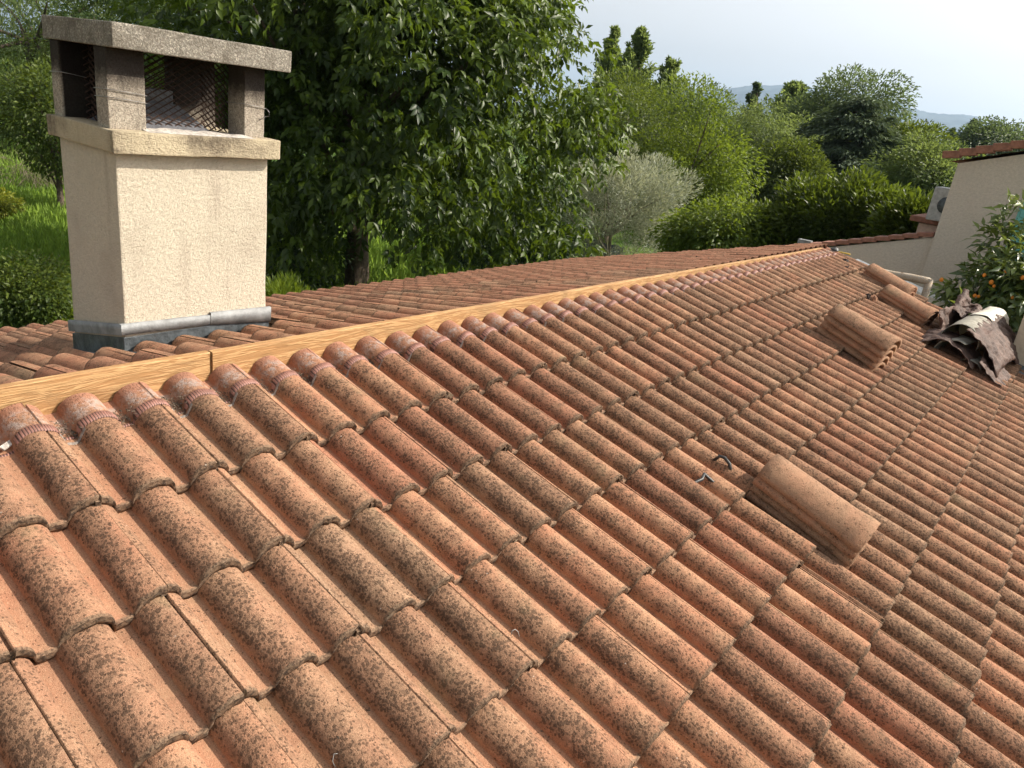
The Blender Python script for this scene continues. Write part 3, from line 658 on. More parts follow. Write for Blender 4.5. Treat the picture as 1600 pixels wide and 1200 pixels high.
# ------------------------------------------------------------------ small scraps on the roof
M_rubber=plain('black_rubber',(.02,.02,.02),.5,spec=.5); M_stone=plain('dark_mortar_lump',(.07,.055,.05),.95,0,.5,40,.01); M_yellow=plain('yellow_tape',(.55,.38,.05),.5)
def lump(name,x,s,h,sz_,mat,seed,label,cat,group=None,flat=.6):
    b=bmesh.new(); bmesh.ops.create_icosphere(b,subdivisions=3,radius=1)
    for v in b.verts:
        n=mnoise.noise(v.co*1.7+Vector((seed*5,0,0)))*.5+mnoise.noise(v.co*4+Vector((seed,9,0)))*.25; v.co*=1+n; v.co=Vector((v.co.x*sz_[0],v.co.y*sz_[1],v.co.z*sz_[2]))
    ob=link(name,bm_mesh(name,b),mat,None,mw=slope_matrix(x,s,True,h)); tag(ob,label,cat,group); return ob
lump('mortar_lump',7.22,.16,.055,(.045,.03,.030),M_stone,1,'dark mortar lump leaning upright above the farthest ridge tiles','rubble')
lump('mortar_lump',7.02,.24,.050,(.03,.022,.028),M_stone,2,'small dark mortar lump left of the farthest ridge tiles','rubble')
lump('mortar_lump',7.12,.30,.045,(.06,.04,.03),M_loose,3,'broken reddish tile piece lying by the farthest ridge tiles','rubble')
lump('mortar_lump',6.42,2.15*e,.05,(.05,.03,.03),M_loose,6,'broken reddish piece above the stack nearest the membrane','rubble')
lump('mortar_lump',6.36,2.0*e,.05,(.03,.02,.035),M_stone,7,'dark crumb beside the broken reddish piece above the membrane stack','rubble')
lump('tile_shard',5.55,3.62*e,.03,(.09,.05,.012),M_loose,8,'flat broken tile shard below the stack nearest the membrane','rubble')
gl=empty('tape_end',tuple(slope_matrix(7.52,-.05,True,.04).translation),'black and yellow tape end beside the tip of the ridge board','tape')
b=bmesh.new(); bmesh.ops.create_icosphere(b,subdivisions=3,radius=1)
for v in b.verts: v.co*=1+.3*mnoise.noise(v.co*2); v.co=Vector((v.co.x*.05,v.co.y*.045,v.co.z*.04))
link('black_lump',bm_mesh('black_lump',b,True),M_rubber,gl)
b=box_bm(-.012,.012,-.16,-.04,-.006,.006,.002); link('yellow_tail',bm_mesh('yellow_tail',b),M_yellow,gl)
def wire(name,x,s,h,pts,rad,mat,label,cat,ax=True):
    ob=link(name,tubes_mesh(name,[(pts,rad,6)]),mat,None,mw=slope_matrix(x,s,True,h)); tag(ob,label,cat); return ob
wire('metal_strap',2.02,3.55*e,.045,[(-.09,.0,.0),(-.075,.012,.012),(-.04,.0,.026),(0,.012,.028),(.02,-.03,.012),(.05,-.05,.006)],.0075,M_rubber,'bent dark metal strap above the nearest ridge tile stack','strap')
wire('metal_strap',2.14,3.6*e,.05,[(.06,.06,.0),(.062,.05,.034),(.07,.03,.038),(.068,.0,.03),(.06,-.03,.0)],.0075,M_rubber,'small upright dark strap touching the head of the nearest stack','strap')
def surf(px,py,h=0.):
    d=W3.T@np.array([(px-800)/F,(py-600)/F,1.0]); n=np.array([0,-math.sin(TH),math.cos(TH)]); t=(h-n@CAM)/(n@d); q=CAM+d*t; return q[0],-q[1]/math.cos(TH)
x,s=surf(522,1182,.03); wire('bent_wire',x,s,.036,[(-.012,-.02,-.01),(-.014,.0,.004),(-.006,.008,.012),(.004,.0,.014),(-.004,-.006,.010),(.012,.006,.016),(.04,.022,.02)],.0011,M_galv,'twisted grey wire end poking up at the bottom edge of the near slope','wire')
x,s=surf(797,990,.03); wire('bent_wire',x,s,.038,[(-.012,0,0),(-.006,.006,.012),(.004,.004,.013),(.010,-.004,.008),(.009,-.014,.0)],.0013,M_galv,'small looped grey wire on a tile in the middle of the near slope','wire')
x,s=surf(845,800,.03); wire('bent_wire',x,s,.036,[(-.02,.012,0),(-.004,.004,.006),(.008,-.002,.010),(.018,-.012,.004),(.018,-.02,-.004)],.0015,M_rust,'dark hooked wire on a tile left of the nearest ridge tile stack','wire')
x,s=surf(12,700,.0); b=box_bm(-.022,.02,-.008,.008,-.003,.004,.002,2,.002); tag(link('mortar_chip',bm_mesh('mortar_chip',b),M_mortar,None,mw=slope_matrix(x,s,True,.012)@Matrix.Rotation(.5,4,'Z')),'pale mortar chip in the pan at the left edge below the ridge board','rubble')
x,s=surf(1062,1082,.03); ob=lump('dark_hole_lump',x,s,.026,(.010,.007,.003),M_rubber,5,'black lump added for the hole in a broken tile corner low on the near slope','rubble')  # black lump added where the broken tile has a dark hole
x,s=surf(692,612,.02); b=box_bm(-.006,.006,-.04,.035,-.002,.003,.001,2,.001); tag(link('broken_edge_sliver',bm_mesh('broken_edge_sliver',b),plain('dark_broken_edge',(.09,.06,.035),.8),None,mw=slope_matrix(x,s,True,.030)@Matrix.Rotation(.12,4,'Z')),'dark splinter lying on the top course below the ridge board','sliver')  # dark sliver added where a tile edge is broken away

# ------------------------------------------------------------------ neighbouring house
nh=empty('neighbour_house',(10,-2,GZ),'tall greyish rendered house gable with a red tiled verge behind the fruit tree','house')
OFF=Vector((10,-2,GZ))
def gable(name,x0,x1,prof2,mat,parent,off,zb=GZ):     # prof2: (y,z) along the top
    V=[];n=len(prof2)
    for x in (x0,x1):
        for y,z in prof2: V.append((x-off.x,y-off.y,zb-off.z)); V.append((x-off.x,y-off.y,z-off.z))
    Fc=[]
    for i in range(n-1):
        a=2*i; o=2*n
        Fc+= [(a,a+1,a+3,a+2),(o+a,o+a+2,o+a+3,o+a+1),(a+1,o+a+1,o+a+3,a+3)]
    Fc+=[(0,2*n,2*n+1,1),(2*n-2,2*n-1,4*n-1,4*n-2)]
    return link(name,mesh_from(name,V,Fc,False),mat,parent)
gable('gable_wall',10.0,17.0,[(-.45,1.07),(-4.5,2.32),(-8.5,1.10)],M_neigh,nh,OFF)
M_verge=plain('verge_tile_red',(.27,.125,.085),.85,0,.3,12,.003)
vt=box_bm(-.10,.10,-.092,.092,-.042,.042,.008); vtm=bm_mesh('verge_tile',vt); vtm.materials.append(M_verge)
def verge(y0,z0,pitch,n,parent,off,x,step=.17,dirn=-1,mesh=None):
    for i in range(n):
        y=y0+dirn*step*i*math.cos(pitch); z=z0+step*i*math.sin(pitch)
        mw=Matrix.Translation(Vector((x,y,z))-off)@Matrix.Rotation(-pitch+.13,4,'X')@Matrix.Rotation(rr.uniform(-.02,.02),4,'Y')
        link('verge_tile',vtm,None,parent,mw=mw)
rr=random.Random(13)
verge(-.36,1.16,R(17.1),14,nh,OFF,9.99)
rf=mesh_from('roof',[(.08,1.66,5.08),(7.2,1.66,5.08),(7.2,-2.5,6.35),(.08,-2.5,6.35),(7.2,-6.7,5.06),(.08,-6.7,5.06)],[(0,1,2,3),(3,2,4,5)],False); link('roof',rf,M_verge,nh)
b=box_bm(-.03,.0,.0,.62,3.55,4.95,.004); 
sh=link('shutter',bm_mesh('shutter',b),plain('turquoise_paint',(.16,.42,.38),.6,0,.15),nh,loc=(0,.10,0)); sh.location=(-.012,.16,-.20); sh['label']='turquoise painted window shutter'
for i in range(9):
    b=box_bm(-.045,-.03,.03,.59,3.62+i*.145,3.73+i*.145,.004); link('slat',bm_mesh('slat',b),sh.data.materials[0],sh)
# lower wing wall with its own verge, meter box and wall steps behind
lw=empty('wing_wall',(10.06,.5,GZ),'low greyish rendered wing wall with sloping red tile coping','wall'); OL=Vector((10.06,.5,GZ))
gable('wall_body',10.06,10.3,[(3.2,-.98),(-.44,.17)],M_neigh,lw,OL)
ct=box_bm(-.15,.15,-.095,.095,-.025,.028,.006); vtm=bm_mesh('coping_tile',ct); vtm.materials.append(M_verge)
for i in range(22):
    y=-.34+.165*i*math.cos(R(17.5)); z=.185-.165*i*math.sin(R(17.5)); link('coping_tile',vtm,None,lw,mw=Matrix.Translation(Vector((10.18,y,z))-OL)@Matrix.Rotation(R(-17.5)+.13,4,'X'))
q1=at(1447,352,12.2); ow=empty('outbuilding_corner',(q1[0]+.9,q1[1],GZ),'small pink rendered outbuilding corner between the wing wall and the tall gable','outbuilding')
b=box_bm(-.9,1.2,-1.4,.10,0,q1[2]-GZ+.02,.01); link('wall',bm_mesh('wall',b),plain('pink_render',(.50,.36,.29),.95,0,.15),ow)
b=box_bm(-.98,1.25,-1.45,.22,q1[2]-GZ+.03,q1[2]-GZ+.11,.02); link('roof_edge',bm_mesh('roof_edge',b),M_verge,ow)
q2=at(1466,342,12.0); bx=empty('meter_box',(q2[0],q2[1],q2[2]),'grey air conditioner box standing on the outbuilding beside the gable','air conditioner')
b=box_bm(-.25,.25,-.30,.12,-.02,.42,.02); link('casing',bm_mesh('casing',b),plain('grey_casing',(.42,.42,.41),.5),bx)
v,f=tube([(-.262,-.08,.2),(-.252,-.08,.2)],.11,16); link('fan_grille',mesh_from('fan_grille',[tuple(q) for q in v],f),M_leaddark,bx)
q3=at(1258,378,11.2); bx=empty('vent_post',tuple(q3),'small grey vent on a thin post beyond the end of the roof','vent')
b=box_bm(-.05,.05,-.09,.09,-.03,.03,.008); link('hood',bm_mesh('hood',b),M_lead,bx); v,f=tube([(0,.08,-2.6),(0,.08,0)],.012,6); link('post',mesh_from('post',[tuple(q) for q in v],f),M_lead,bx)
# red roof slope behind the far end of our back slope
q4=at(1232,384,13.5); sr=mesh_from('low_roof',[(-1.2,-1.2,-.55),(1.4,-1.2,-.55),(1.4,.6,-.20),(-1.2,.6,-.20),(-1.2,-1.2,-.65),(1.4,-1.2,-.65),(1.4,.6,-.3),(-1.2,.6,-.3)],[(0,1,2,3),(7,6,5,4),(0,4,5,1),(1,5,6,2),(2,6,7,3),(3,7,4,0)],False)
sh2=empty('garden_shed',(q4[0],q4[1],GZ),'low garden shed with a dull red roof under the shrubs','shed'); link('roof',sr,plain('dull_red_roof',(.20,.10,.075),.9),sh2,loc=(0,0,q4[2]-GZ)); b=box_bm(-1.1,1.3,-1.1,.5,0,q4[2]-GZ-.66); link('wall',bm_mesh('wall',b),M_own,sh2)

# ------------------------------------------------------------------ trampoline
q=at(925,400,27.); tr=empty('trampoline',(q[0],q[1],gz(q[0],q[1])),'dark netted garden trampoline under the olive tree','trampoline')
zb=gz(q[0],q[1]); H=q[2]-zb+.35; rad=1.0
P=[[(rad*math.cos(a),rad*math.sin(a),z) for z in (H-1.75,H-1.2,H-.6,H+.10*abs(math.sin(a*3)))] for a in np.linspace(0,2*math.pi,37)[:-1]]
m=NT('dark_net'); link('net',grid_mesh('net',np.array(P),closeu=True),m.fin((.10,.115,.125),.7),tr)
for k in range(6):
    a=k*math.pi/3; v,f=tube([(rad*1.04*math.cos(a),rad*1.04*math.sin(a),0),(rad*1.04*math.cos(a),rad*1.04*math.sin(a),H+.15)],.03,7); link('pole',mesh_from('pole',[tuple(q) for q in v],f),M_lead,tr)
P=[[(r_*math.cos(a),r_*math.sin(a),H-1.75) for r_ in (0.02,rad*1.08)] for a in np.linspace(0,2*math.pi,37)[:-1]]; link('mat',grid_mesh('mat',np.array(P),closeu=True),M_rubber,tr)

# ------------------------------------------------------------------ vegetation
def leaf_mesh(name,pos,d,nrm,ln,wd,tint,fold=.25,four=True):
    n=len(pos); d=d/np.linalg.norm(d,axis=1,keepdims=True); s=np.cross(d,nrm); s/=np.linalg.norm(s,axis=1,keepdims=True)+1e-9; u=np.cross(s,d)
    ln=np.broadcast_to(ln,(n,))[:,None]; wd=np.broadcast_to(wd,(n,))[:,None]
    base=pos; tip=pos+d*ln-u*ln*.18; l=pos+d*ln*.48-s*wd*.5+u*wd*fold; r_=pos+d*ln*.48+s*wd*.5+u*wd*fold; mid=pos+d*ln*.5
    if four:
        V=np.stack([base,l,mid,r_,tip],1).reshape(-1,3); i=np.arange(n)[:,None]*5
        Fc=np.concatenate([i+np.array([[0,1,2]]),i+np.array([[0,2,3]]),i+np.array([[1,4,2]]),i+np.array([[2,4,3]])],1).reshape(-1,3); tt=np.repeat(tint,5)
    else:
        V=np.stack([base,l,tip,r_],1).reshape(-1,3); i=np.arange(n)[:,None]*4; Fc=(i+np.array([[0,1,2,0,2,3]])).reshape(-1,3); tt=np.repeat(tint,4)
    return mesh_from(name,V,Fc,False,{'tint':('POINT',tt)})
def unit(n):
    v=rng.normal(size=(n,3)); return v/np.linalg.norm(v,axis=1,keepdims=True)
def clumps_ellipsoid(c,rad,n,rc,inner=.35,low=-1.):
    d=unit(n*3); d=d[d[:,2]>low][:n]; n=len(d); f=np.where(rng.random(n)<inner,rng.uniform(.3,.75,n),rng.uniform(.74,1.0,n))
    bump=1+.16*np.sin(d[:,0]*5+c[0])*np.cos(d[:,1]*6+c[1])+.10*np.sin(d[:,2]*9+c[0]*3)
    return np.column_stack([np.array(c)+d*np.array(rad)*(f*bump)[:,None], rng.uniform(rc[0],rc[1],n)])
def crown(name,clumps,n,ln,wd,mat,parent,droop=.3,outb=.6,K=1,flat=.8,four=True,fold=.25,shell=.5,upright=0.,tl=(0.,1.)):
    w_=clumps[:,3]**2; w_/=w_.sum(); idx=rng.choice(len(clumps),n,p=w_); d=unit(n)
    rad=clumps[idx,3]*np.where(rng.random(n)<shell,rng.uniform(.75,1.08,n),rng.random(n)**.5)
    off=d*rad[:,None]; off[:,2]*=flat; pos=clumps[idx,:3]+off
    cen=clumps[:,:3].mean(0); out=pos-cen; out/=np.linalg.norm(out,axis=1,keepdims=True)+1e-6
    ct=rng.uniform(-.18,.18,len(clumps))
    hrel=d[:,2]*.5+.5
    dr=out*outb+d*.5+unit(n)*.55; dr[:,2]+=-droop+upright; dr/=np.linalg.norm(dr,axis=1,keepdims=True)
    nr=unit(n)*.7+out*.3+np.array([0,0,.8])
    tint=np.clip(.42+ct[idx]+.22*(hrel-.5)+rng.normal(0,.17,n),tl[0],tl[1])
    lnv=ln*rng.uniform(.7,1.25,n); wdv=wd*rng.uniform(.75,1.2,n)
    if K>1:
        s=np.cross(dr,nr); s/=np.linalg.norm(s,axis=1,keepdims=True)
        P=[];D=[];N=[];LN=[];WD=[];TT=[]
        for k in range(K):
            sd=(-1)**k; t=(k//2)*.42+.1
            if k==K-1 and K%2: dd=dr+np.array([0,0,-.15]); pp=pos+dr*(lnv*((K//2)*.42+.1))[:,None]
            else: dd=dr*.55+s*sd*.85+np.array([0,0,-.25]); pp=pos+dr*(lnv*t)[:,None]
            P.append(pp);D.append(dd+rng.normal(0,.12,(n,3)));N.append(nr+rng.normal(0,.2,(n,3)));LN.append(lnv*rng.uniform(.8,1.15,n));WD.append(wdv);TT.append(np.clip(tint+rng.normal(0,.06,n),tl[0],tl[1]))
        pos=np.concatenate(P);dr=np.concatenate(D);nr=np.concatenate(N);lnv=np.concatenate(LN);wdv=np.concatenate(WD);tint=np.concatenate(TT)
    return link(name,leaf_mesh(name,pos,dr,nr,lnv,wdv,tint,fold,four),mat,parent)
def trunk(parent,off,base,top,r0,r1,clumps,nb,mat,name='trunk',seed=0,bend=.3):
    rr_=random.Random(seed); base=Vector(base);top=Vector(top); mid=[base+(top-base)*t+Vector((rr_.uniform(-bend,bend)*t,rr_.uniform(-bend,bend)*t,0)) for t in (0,.08,.3,.55,.8,1.)]
    rads=[r0*1.35,r0*1.05]+[r0+(r1-r0)*t for t in (.3,.55,.8,1.)]; sp=[(mid,rads,10)]
    for i in range(nb):
        c=clumps[rr_.randrange(len(clumps))]; st=mid[rr_.choice([2,3,4,5])]; en=Vector(c[:3].tolist()); m1=st.lerp(en,.5)+Vector((rr_.uniform(-.3,.3),rr_.uniform(-.3,.3),rr_.uniform(0,.5)))*(en-st).length*.2
        rb=r1*rr_.uniform(.35,.8); sp.append(([st,st.lerp(m1,.5)+Vector((0,0,.05)),m1,m1.lerp(en,.6),en],[rb,rb*.8,rb*.6,rb*.4,rb*.15],6))
    sp=[([q-Vector(off) for q in a],b,c) for a,b,c in sp]
    return link(name,tubes_mesh(name,sp),mat,parent)
def tree(name,label,cat,cen,rad,nclump,rc,nleaf,ln,wd,mat,bark=None,tr_=.25,nb=14,group=None,base=None,low=-1.,inner=.35,extra=None,seed=0,**kw):
    cen=np.array(cen,dtype=float); bx,by=(base if base is not None else cen[:2]); g=gz(bx,by)
    root=empty(name,(bx,by,g),label,cat,group); off=np.array([bx,by,g])
    cl=clumps_ellipsoid(cen,rad,nclump,rc,inner,low)
    if extra is not None: cl=np.vstack([cl,extra])
    cl2=cl.copy(); cl2[:,:3]-=off
    crown('crown',cl2,nleaf,ln,wd,mat,root,**kw)
    if bark is not None: trunk(root,off,(bx,by,g-.1),(cen[0],cen[1],cen[2]-rad[2]*.2),tr_,tr_*.5,cl,nb,bark,seed=seed)
    return root
L_walnut=leaf_mat('walnut_leaf',(.014,.032,.004),(.095,.140,.015),.28,.34)
L_bright=leaf_mat('bright_leaf',(.040,.075,.008),(.150,.200,.022),.38,.40)
L_mid=leaf_mat('mid_leaf',(.026,.050,.008),(.110,.145,.022),.30,.42)
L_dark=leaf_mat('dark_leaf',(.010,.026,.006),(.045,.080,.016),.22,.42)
L_olive=leaf_mat('olive_leaf',(.14,.16,.11),(.42,.44,.36),.25,.45,1.2)
L_poplar=leaf_mat('poplar_leaf',(.055,.095,.028),(.190,.245,.085),.42,.42)
L_ash=leaf_mat('ash_leaf',(.030,.055,.022),(.105,.145,.060),.35,.45)
L_willow=leaf_mat('willow_leaf',(.050,.085,.025),(.170,.220,.070),.32,.42)
L_conif=leaf_mat('conifer_needles',(.034,.060,.030),(.110,.150,.075),.10,.55)
L_laurel=leaf_mat('laurel_leaf',(.010,.026,.004),(.110,.150,.018),.28,.35)
L_loquat=leaf_mat('loquat_leaf',(.028,.062,.014),(.180,.230,.050),.18,.30,1.4,.6)

# big walnut
wc=at(625,190,17.6)
root=empty('walnut_tree',(12.0,12.5,gz(12,12.5)),'huge dark green walnut tree with drooping leaflets right of the chimney','tree'); off=np.array([12.0,12.5,gz(12,12.5)])
cl=clumps_ellipsoid((wc[0]-.6,wc[1]+.7,1.9),(4.3,4.3,4.9),190,(.45,1.15),.4,-.75)
ex=[]
for (px,py,d,r_) in ((880,120,17,1.2),(900,230,16.8,1.0),(860,330,16.6,.9),(930,190,17.5,.9),(740,60,15.5,1.3),(640,120,14.2,1.3),(700,250,14,1.2),(560,230,14.6,1.2),(480,180,16,1.2),(600,300,14,.9),(690,340,14.6,.8),(520,330,15,.8),(470,300,16,.9),(780,330,15.4,.8),(830,250,15.6,1.0),(620,30,15,1.4),(450,365,15,.9),(470,395,15.5,.75),(650,392,14.2,.6),(740,385,15,.7),(820,385,15.5,.7),(890,385,16,.7),(430,300,16,1.0),(830,30,17,1.1),(780,-40,18,1.4),(500,40,16,1.4),(440,120,17,1.2),(430,240,18,1.2)):
    q=at(px,py,d); ex.append((*q,r_))
cl=np.vstack([cl,np.array(ex)]); cl2=cl.copy(); cl2[:,:3]-=off
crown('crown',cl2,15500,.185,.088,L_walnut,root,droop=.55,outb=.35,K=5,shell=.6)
trunk(root,off,(12,12.5,GZ-.1),(12.0,12.6,1.2),.30,.2,cl,46,M_bark,seed=4,bend=.15)

def pt(px,py,d): return at(px,py,d)
def tree_px(name,label,cat,px,ptop,pbot,wpx,d,*a,**k):
    top=at(px,ptop,d);bot=at(px,pbot,d); hw=wpx/2/F*d*1.02; cz=(top[2]+bot[2])/2; rz=(top[2]-bot[2])/2
    return tree(name,label,cat,(top[0],top[1],cz),(hw,hw,rz),*a,**k)
# left side
tree_px('young_tree','young dark leafed tree with a thin trunk left of the chimney','tree',78,110,262,130,27,60,(.35,.8),9000,.14,.07,L_mid,M_bark,.11,10,seed=1)
tree_px('willow_tree','tall pale green willow at the top left corner','tree',20,-190,215,330,44,120,(.9,1.9),30000,.17,.045,L_willow,M_bark,.3,12,droop=.8,seed=2)
tree_px('backdrop_tree','tall grey green tree closing the top left corner behind the willow','tree',70,-230,240,360,60,90,(1.4,2.8),34000,.30,.13,L_ash,M_bark,.3,12,seed=12,four=False)
tree_px('dark_tree','dark tree filling the gap behind the chimney cap','tree',215,-170,262,240,42,110,(.7,1.5),20000,.22,.10,L_mid,M_bark,.3,12,seed=3)
tree_px('dark_tree','dark tree whose crown shows between the chimney pillars','tree',340,-160,300,260,38,110,(.6,1.3),20000,.20,.09,L_dark,M_bark,.3,12,seed=5)
tree_px('garden_bush','dark rounded bush low at the left edge below the meadow','bush',36,392,540,96,13.5,40,(.2,.42),8500,.075,.045,L_mid,M_bark,.05,10,seed=6)
tree_px('garden_bush','yellow green leafy bush between the dark bush and the chimney foot','bush',88,480,530,50,13.0,16,(.12,.28),2200,.09,.05,L_bright,None,seed=7)
tree_px('flowering_bush','small bush with yellow green flowers at the left edge of the meadow','bush',0,305,332,36,24,10,(.12,.25),900,.12,.06,leaf_mat('yellow_leaf',(.08,.11,.012),(.24,.25,.025),.3),None,seed=8)
tree_px('bare_shrub','bare grey brown brushwood left of the young tree','bush',10,235,295,90,31,20,(.3,.6),1500,.5,.012,leaf_mat('dry_twig',(.09,.07,.05),(.22,.18,.13),0,.8),None,seed=9)
# understory beneath and behind the walnut
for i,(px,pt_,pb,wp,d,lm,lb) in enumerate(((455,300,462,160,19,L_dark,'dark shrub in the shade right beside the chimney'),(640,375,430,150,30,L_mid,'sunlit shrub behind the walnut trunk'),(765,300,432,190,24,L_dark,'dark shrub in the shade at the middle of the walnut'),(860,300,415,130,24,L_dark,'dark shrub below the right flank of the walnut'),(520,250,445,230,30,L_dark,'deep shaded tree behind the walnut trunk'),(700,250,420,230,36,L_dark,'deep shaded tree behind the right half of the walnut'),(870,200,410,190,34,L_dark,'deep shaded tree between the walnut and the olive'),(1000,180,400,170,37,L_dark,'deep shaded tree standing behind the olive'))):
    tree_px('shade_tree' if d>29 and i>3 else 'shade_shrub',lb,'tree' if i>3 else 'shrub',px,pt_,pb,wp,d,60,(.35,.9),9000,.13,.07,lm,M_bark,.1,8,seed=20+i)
tree_px('tall_weed','bright green weeds standing at the right foot of the chimney','weeds',448,438,492,70,10.6,16,(.10,.24),2200,.11,.018,L_bright,None,upright=1.3,droop=0,seed=30)
def plume(label,px,ptop,pbot,wpx,d,nb,m,lm,seed,name='poplar_tree',ln=.24,wd=.11,steep=.75):
    top=at(px,ptop,d);bot=at(px,pbot,d); g=gz(bot[0],bot[1]); hw=wpx/2/F*d; off=np.array([bot[0],bot[1],g]); root=empty(name,tuple(off),label,'tree')
    rr_=np.random.default_rng(seed); H=top[2]-bot[2]; P=[];D=[];br=[]
    for i in range(nb):
        t=rr_.random()**1.0; z=bot[2]+H*t*.93; a=rr_.random()*6.28; L_=hw*(1.45-1.33*t)*rr_.uniform(.5,1.3)
        dv=np.array([math.cos(a)*(1-steep*.5),math.sin(a)*(1-steep*.5),steep+.7*t*t]); dv/=np.linalg.norm(dv)
        L_=min(L_*1.3,(top[2]-z)/max(dv[2],.1)+.2*hw); s_=rr_.random(m)**.7
        q=np.array([top[0],top[1],z])+dv*L_*s_[:,None]+rr_.normal(0,1,(m,3))*((.05*hw+.10*hw*(1-s_)+.08)*(1.1-.95*t))[:,None]
        P.append(q); D.append(dv*.6+rr_.normal(0,.55,(m,3))); br.append(([Vector((top[0],top[1],z))-Vector(off),Vector((np.array([top[0],top[1],z])+dv*L_*.8).tolist())-Vector(off)],[.035,.012],4))
    P=np.concatenate(P);D=np.concatenate(D);n=len(P)
    link('crown',leaf_mesh('crown',P-off,D,unit(n)+np.array([0,0,.3]),ln*rr_.uniform(.7,1.2,n),wd*np.ones(n),np.clip(rr_.normal(.5,.22,n),0,1),.15,False),lm,root)
    sp=[([Vector((0,0,-.1)),Vector((top[0],top[1],top[2]-.5))-Vector(off)],[.012*d/2,.03],8)]+br
    link('trunk',tubes_mesh('trunk',sp),M_bark,root); return root
# right side, near to far
tree_px('olive_tree','silvery grey olive tree with slender leaves above the roof','tree',988,236,410,172,21,60,(.25,.6),23000,.12,.024,L_olive,M_barkpale,.09,22,upright=.5,droop=0,seed=31)
tree_px('small_tree','small tree with glossy bright leaves right of the olive','tree',1132,318,415,135,17,40,(.25,.55),8000,.12,.055,L_bright,M_bark,.08,10,seed=32)
tree_px('leafy_tree','broad bright green tree rising behind the olive','tree',1095,175,390,190,28,42,(.55,1.4),30000,.14,.062,L_bright,M_bark,.22,14,seed=33)
tree_px('leafy_tree','soft green tree filling in below the tallest poplar','tree',1015,120,330,130,40,40,(.6,1.5),24000,.17,.08,L_mid,M_bark,.25,12,seed=35,four=False)
tree_px('leafy_tree','soft green tree in front of the shorter poplar','tree',1085,150,330,120,43,40,(.6,1.5),22000,.18,.08,L_ash,M_bark,.25,12,seed=36,four=False)
tree_px('leafy_tree','mid green tree between the walnut and the poplars','tree',985,130,330,170,31,40,(.6,1.4),24000,.14,.062,L_mid,M_bark,.22,12,seed=34)
def poplar(label,px,ptop,pbot,wpx,d,n,lm,seed,name='poplar_tree',cat='tree',lean=0.,group=None,ln=.26,wd=.13):
    top=at(px,ptop,d);bot=at(px,pbot,d); g=gz(bot[0],bot[1]); hw=wpx/2/F*d; off=np.array([bot[0],bot[1],g]); root=empty(name,tuple(off),label,cat,group)
    m=90 if wpx>20 else 40; t=rng.random(m)**.7; pr_=(np.sin(np.clip(t*.9+.1,0,1)**.8*math.pi)**.7); a=rng.random(m)*6.28; rr_=rng.random(m)**.5
    nl=4 if wpx>40 else 1; k=rng.integers(0,nl,m); la=rng.random(nl)*6.28; ld=np.where(np.arange(nl)==0,0.,rng.uniform(.35,.6,nl))*hw; lt=np.where(np.arange(nl)==0,1.,rng.uniform(.68,.92,nl))
    sc_=1.05 if nl>1 else 1.
    cl=np.column_stack([top[0]+np.cos(la[k])*ld[k]*(1-.3*t)+np.cos(a)*hw*pr_*rr_*sc_*(1-.35*t),top[1]+np.sin(la[k])*ld[k]*(1-.3*t)+np.sin(a)*hw*pr_*rr_*sc_,bot[2]+(top[2]-bot[2])*lt[k]*t-hw*.3,hw*rng.uniform(.08,.24,m)*(1.15-.45*t)])
    cl=np.vstack([cl,[[top[0],top[1],top[2]-hw*.25,hw*.2]]]); cl2=cl.copy(); cl2[:,:3]-=off
    crown('crown',cl2,n,ln,wd,lm,root,upright=.9,droop=0,outb=.5,flat=1.5,four=False,seed=None) if False else crown('crown',cl2,n,ln,wd,lm,root,upright=.9,droop=0,outb=.5,flat=2.0,four=False)
    trunk(root,off,(bot[0],bot[1],g-.1),(top[0],top[1],top[2]-hw),.012*d/2+.05,.05,cl,16,M_bark,seed=seed,bend=.2); return root
plume('tall feathery poplar, left and tallest of the pair beside the walnut',1003,38,240,84,46,110,150,L_poplar,41)
plume('thin poplar tip showing between the walnut and the tallest poplar',963,34,220,60,50,80,120,L_poplar,42)
plume('shorter feathery poplar, right of the pair beside the walnut',1052,88,270,92,47,110,140,L_poplar,43,steep=.6)
tree_px('willow_tree','pale yellow green willow in front of the mountain left of the conifer','tree',1190,165,345,105,42,40,(.6,1.5),28000,.19,.055,L_willow,M_bark,.25,10,droop=.7,seed=44,four=False)
tree_px('willow_tree','pale hazy willow between the yellow green willow and the conifer','tree',1245,190,330,80,48,34,(.7,1.5),20000,.20,.07,L_willow,M_bark,.25,10,droop=.6,seed=45,four=False)
plume('thin spired tree standing dark against the mountain',1186,120,260,40,66,60,50,L_ash,46,name='spired_tree',ln=.3,wd=.14,steep=.5)
plume('broad topped poplar against the mountain right of the spired tree',1246,128,270,88,64,110,110,L_poplar,47,ln=.3,wd=.13,steep=.55)
plume('low round topped poplar at the left end of the mountain',1112,158,290,96,58,110,110,L_poplar,48,ln=.28,wd=.13,steep=.5)
tree_px('ash_tree','large airy tree with a rounded top above the conifer','tree',1345,120,330,136,58,48,(1.0,2.2),34000,.25,.12,L_ash,M_bark,.35,18,seed=49,four=False)
tree_px('ash_tree','airy tree between the broad poplar and the conifer','tree',1290,150,320,90,60,34,(.9,1.8),18000,.25,.12,L_ash,M_bark,.3,12,seed=50,four=False)
tree_px('leafy_tree','hazy green tree right of the conifer above the shrub bank','tree',1425,205,360,120,44,42,(.7,1.5),22000,.21,.10,L_mid,M_bark,.25,12,seed=51,four=False)
tree_px('leafy_tree','pale speckled tree left of the red tiled verge','tree',1470,225,360,95,33,40,(.5,1.1),20000,.14,.07,L_willow,M_bark,.2,12,seed=52,four=False)
tree_px('leafy_tree','pale bushy tree low behind the glossy small tree','tree',1235,235,370,110,36,40,(.6,1.2),20000,.17,.08,L_mid,M_bark,.2,12,seed=53,four=False)
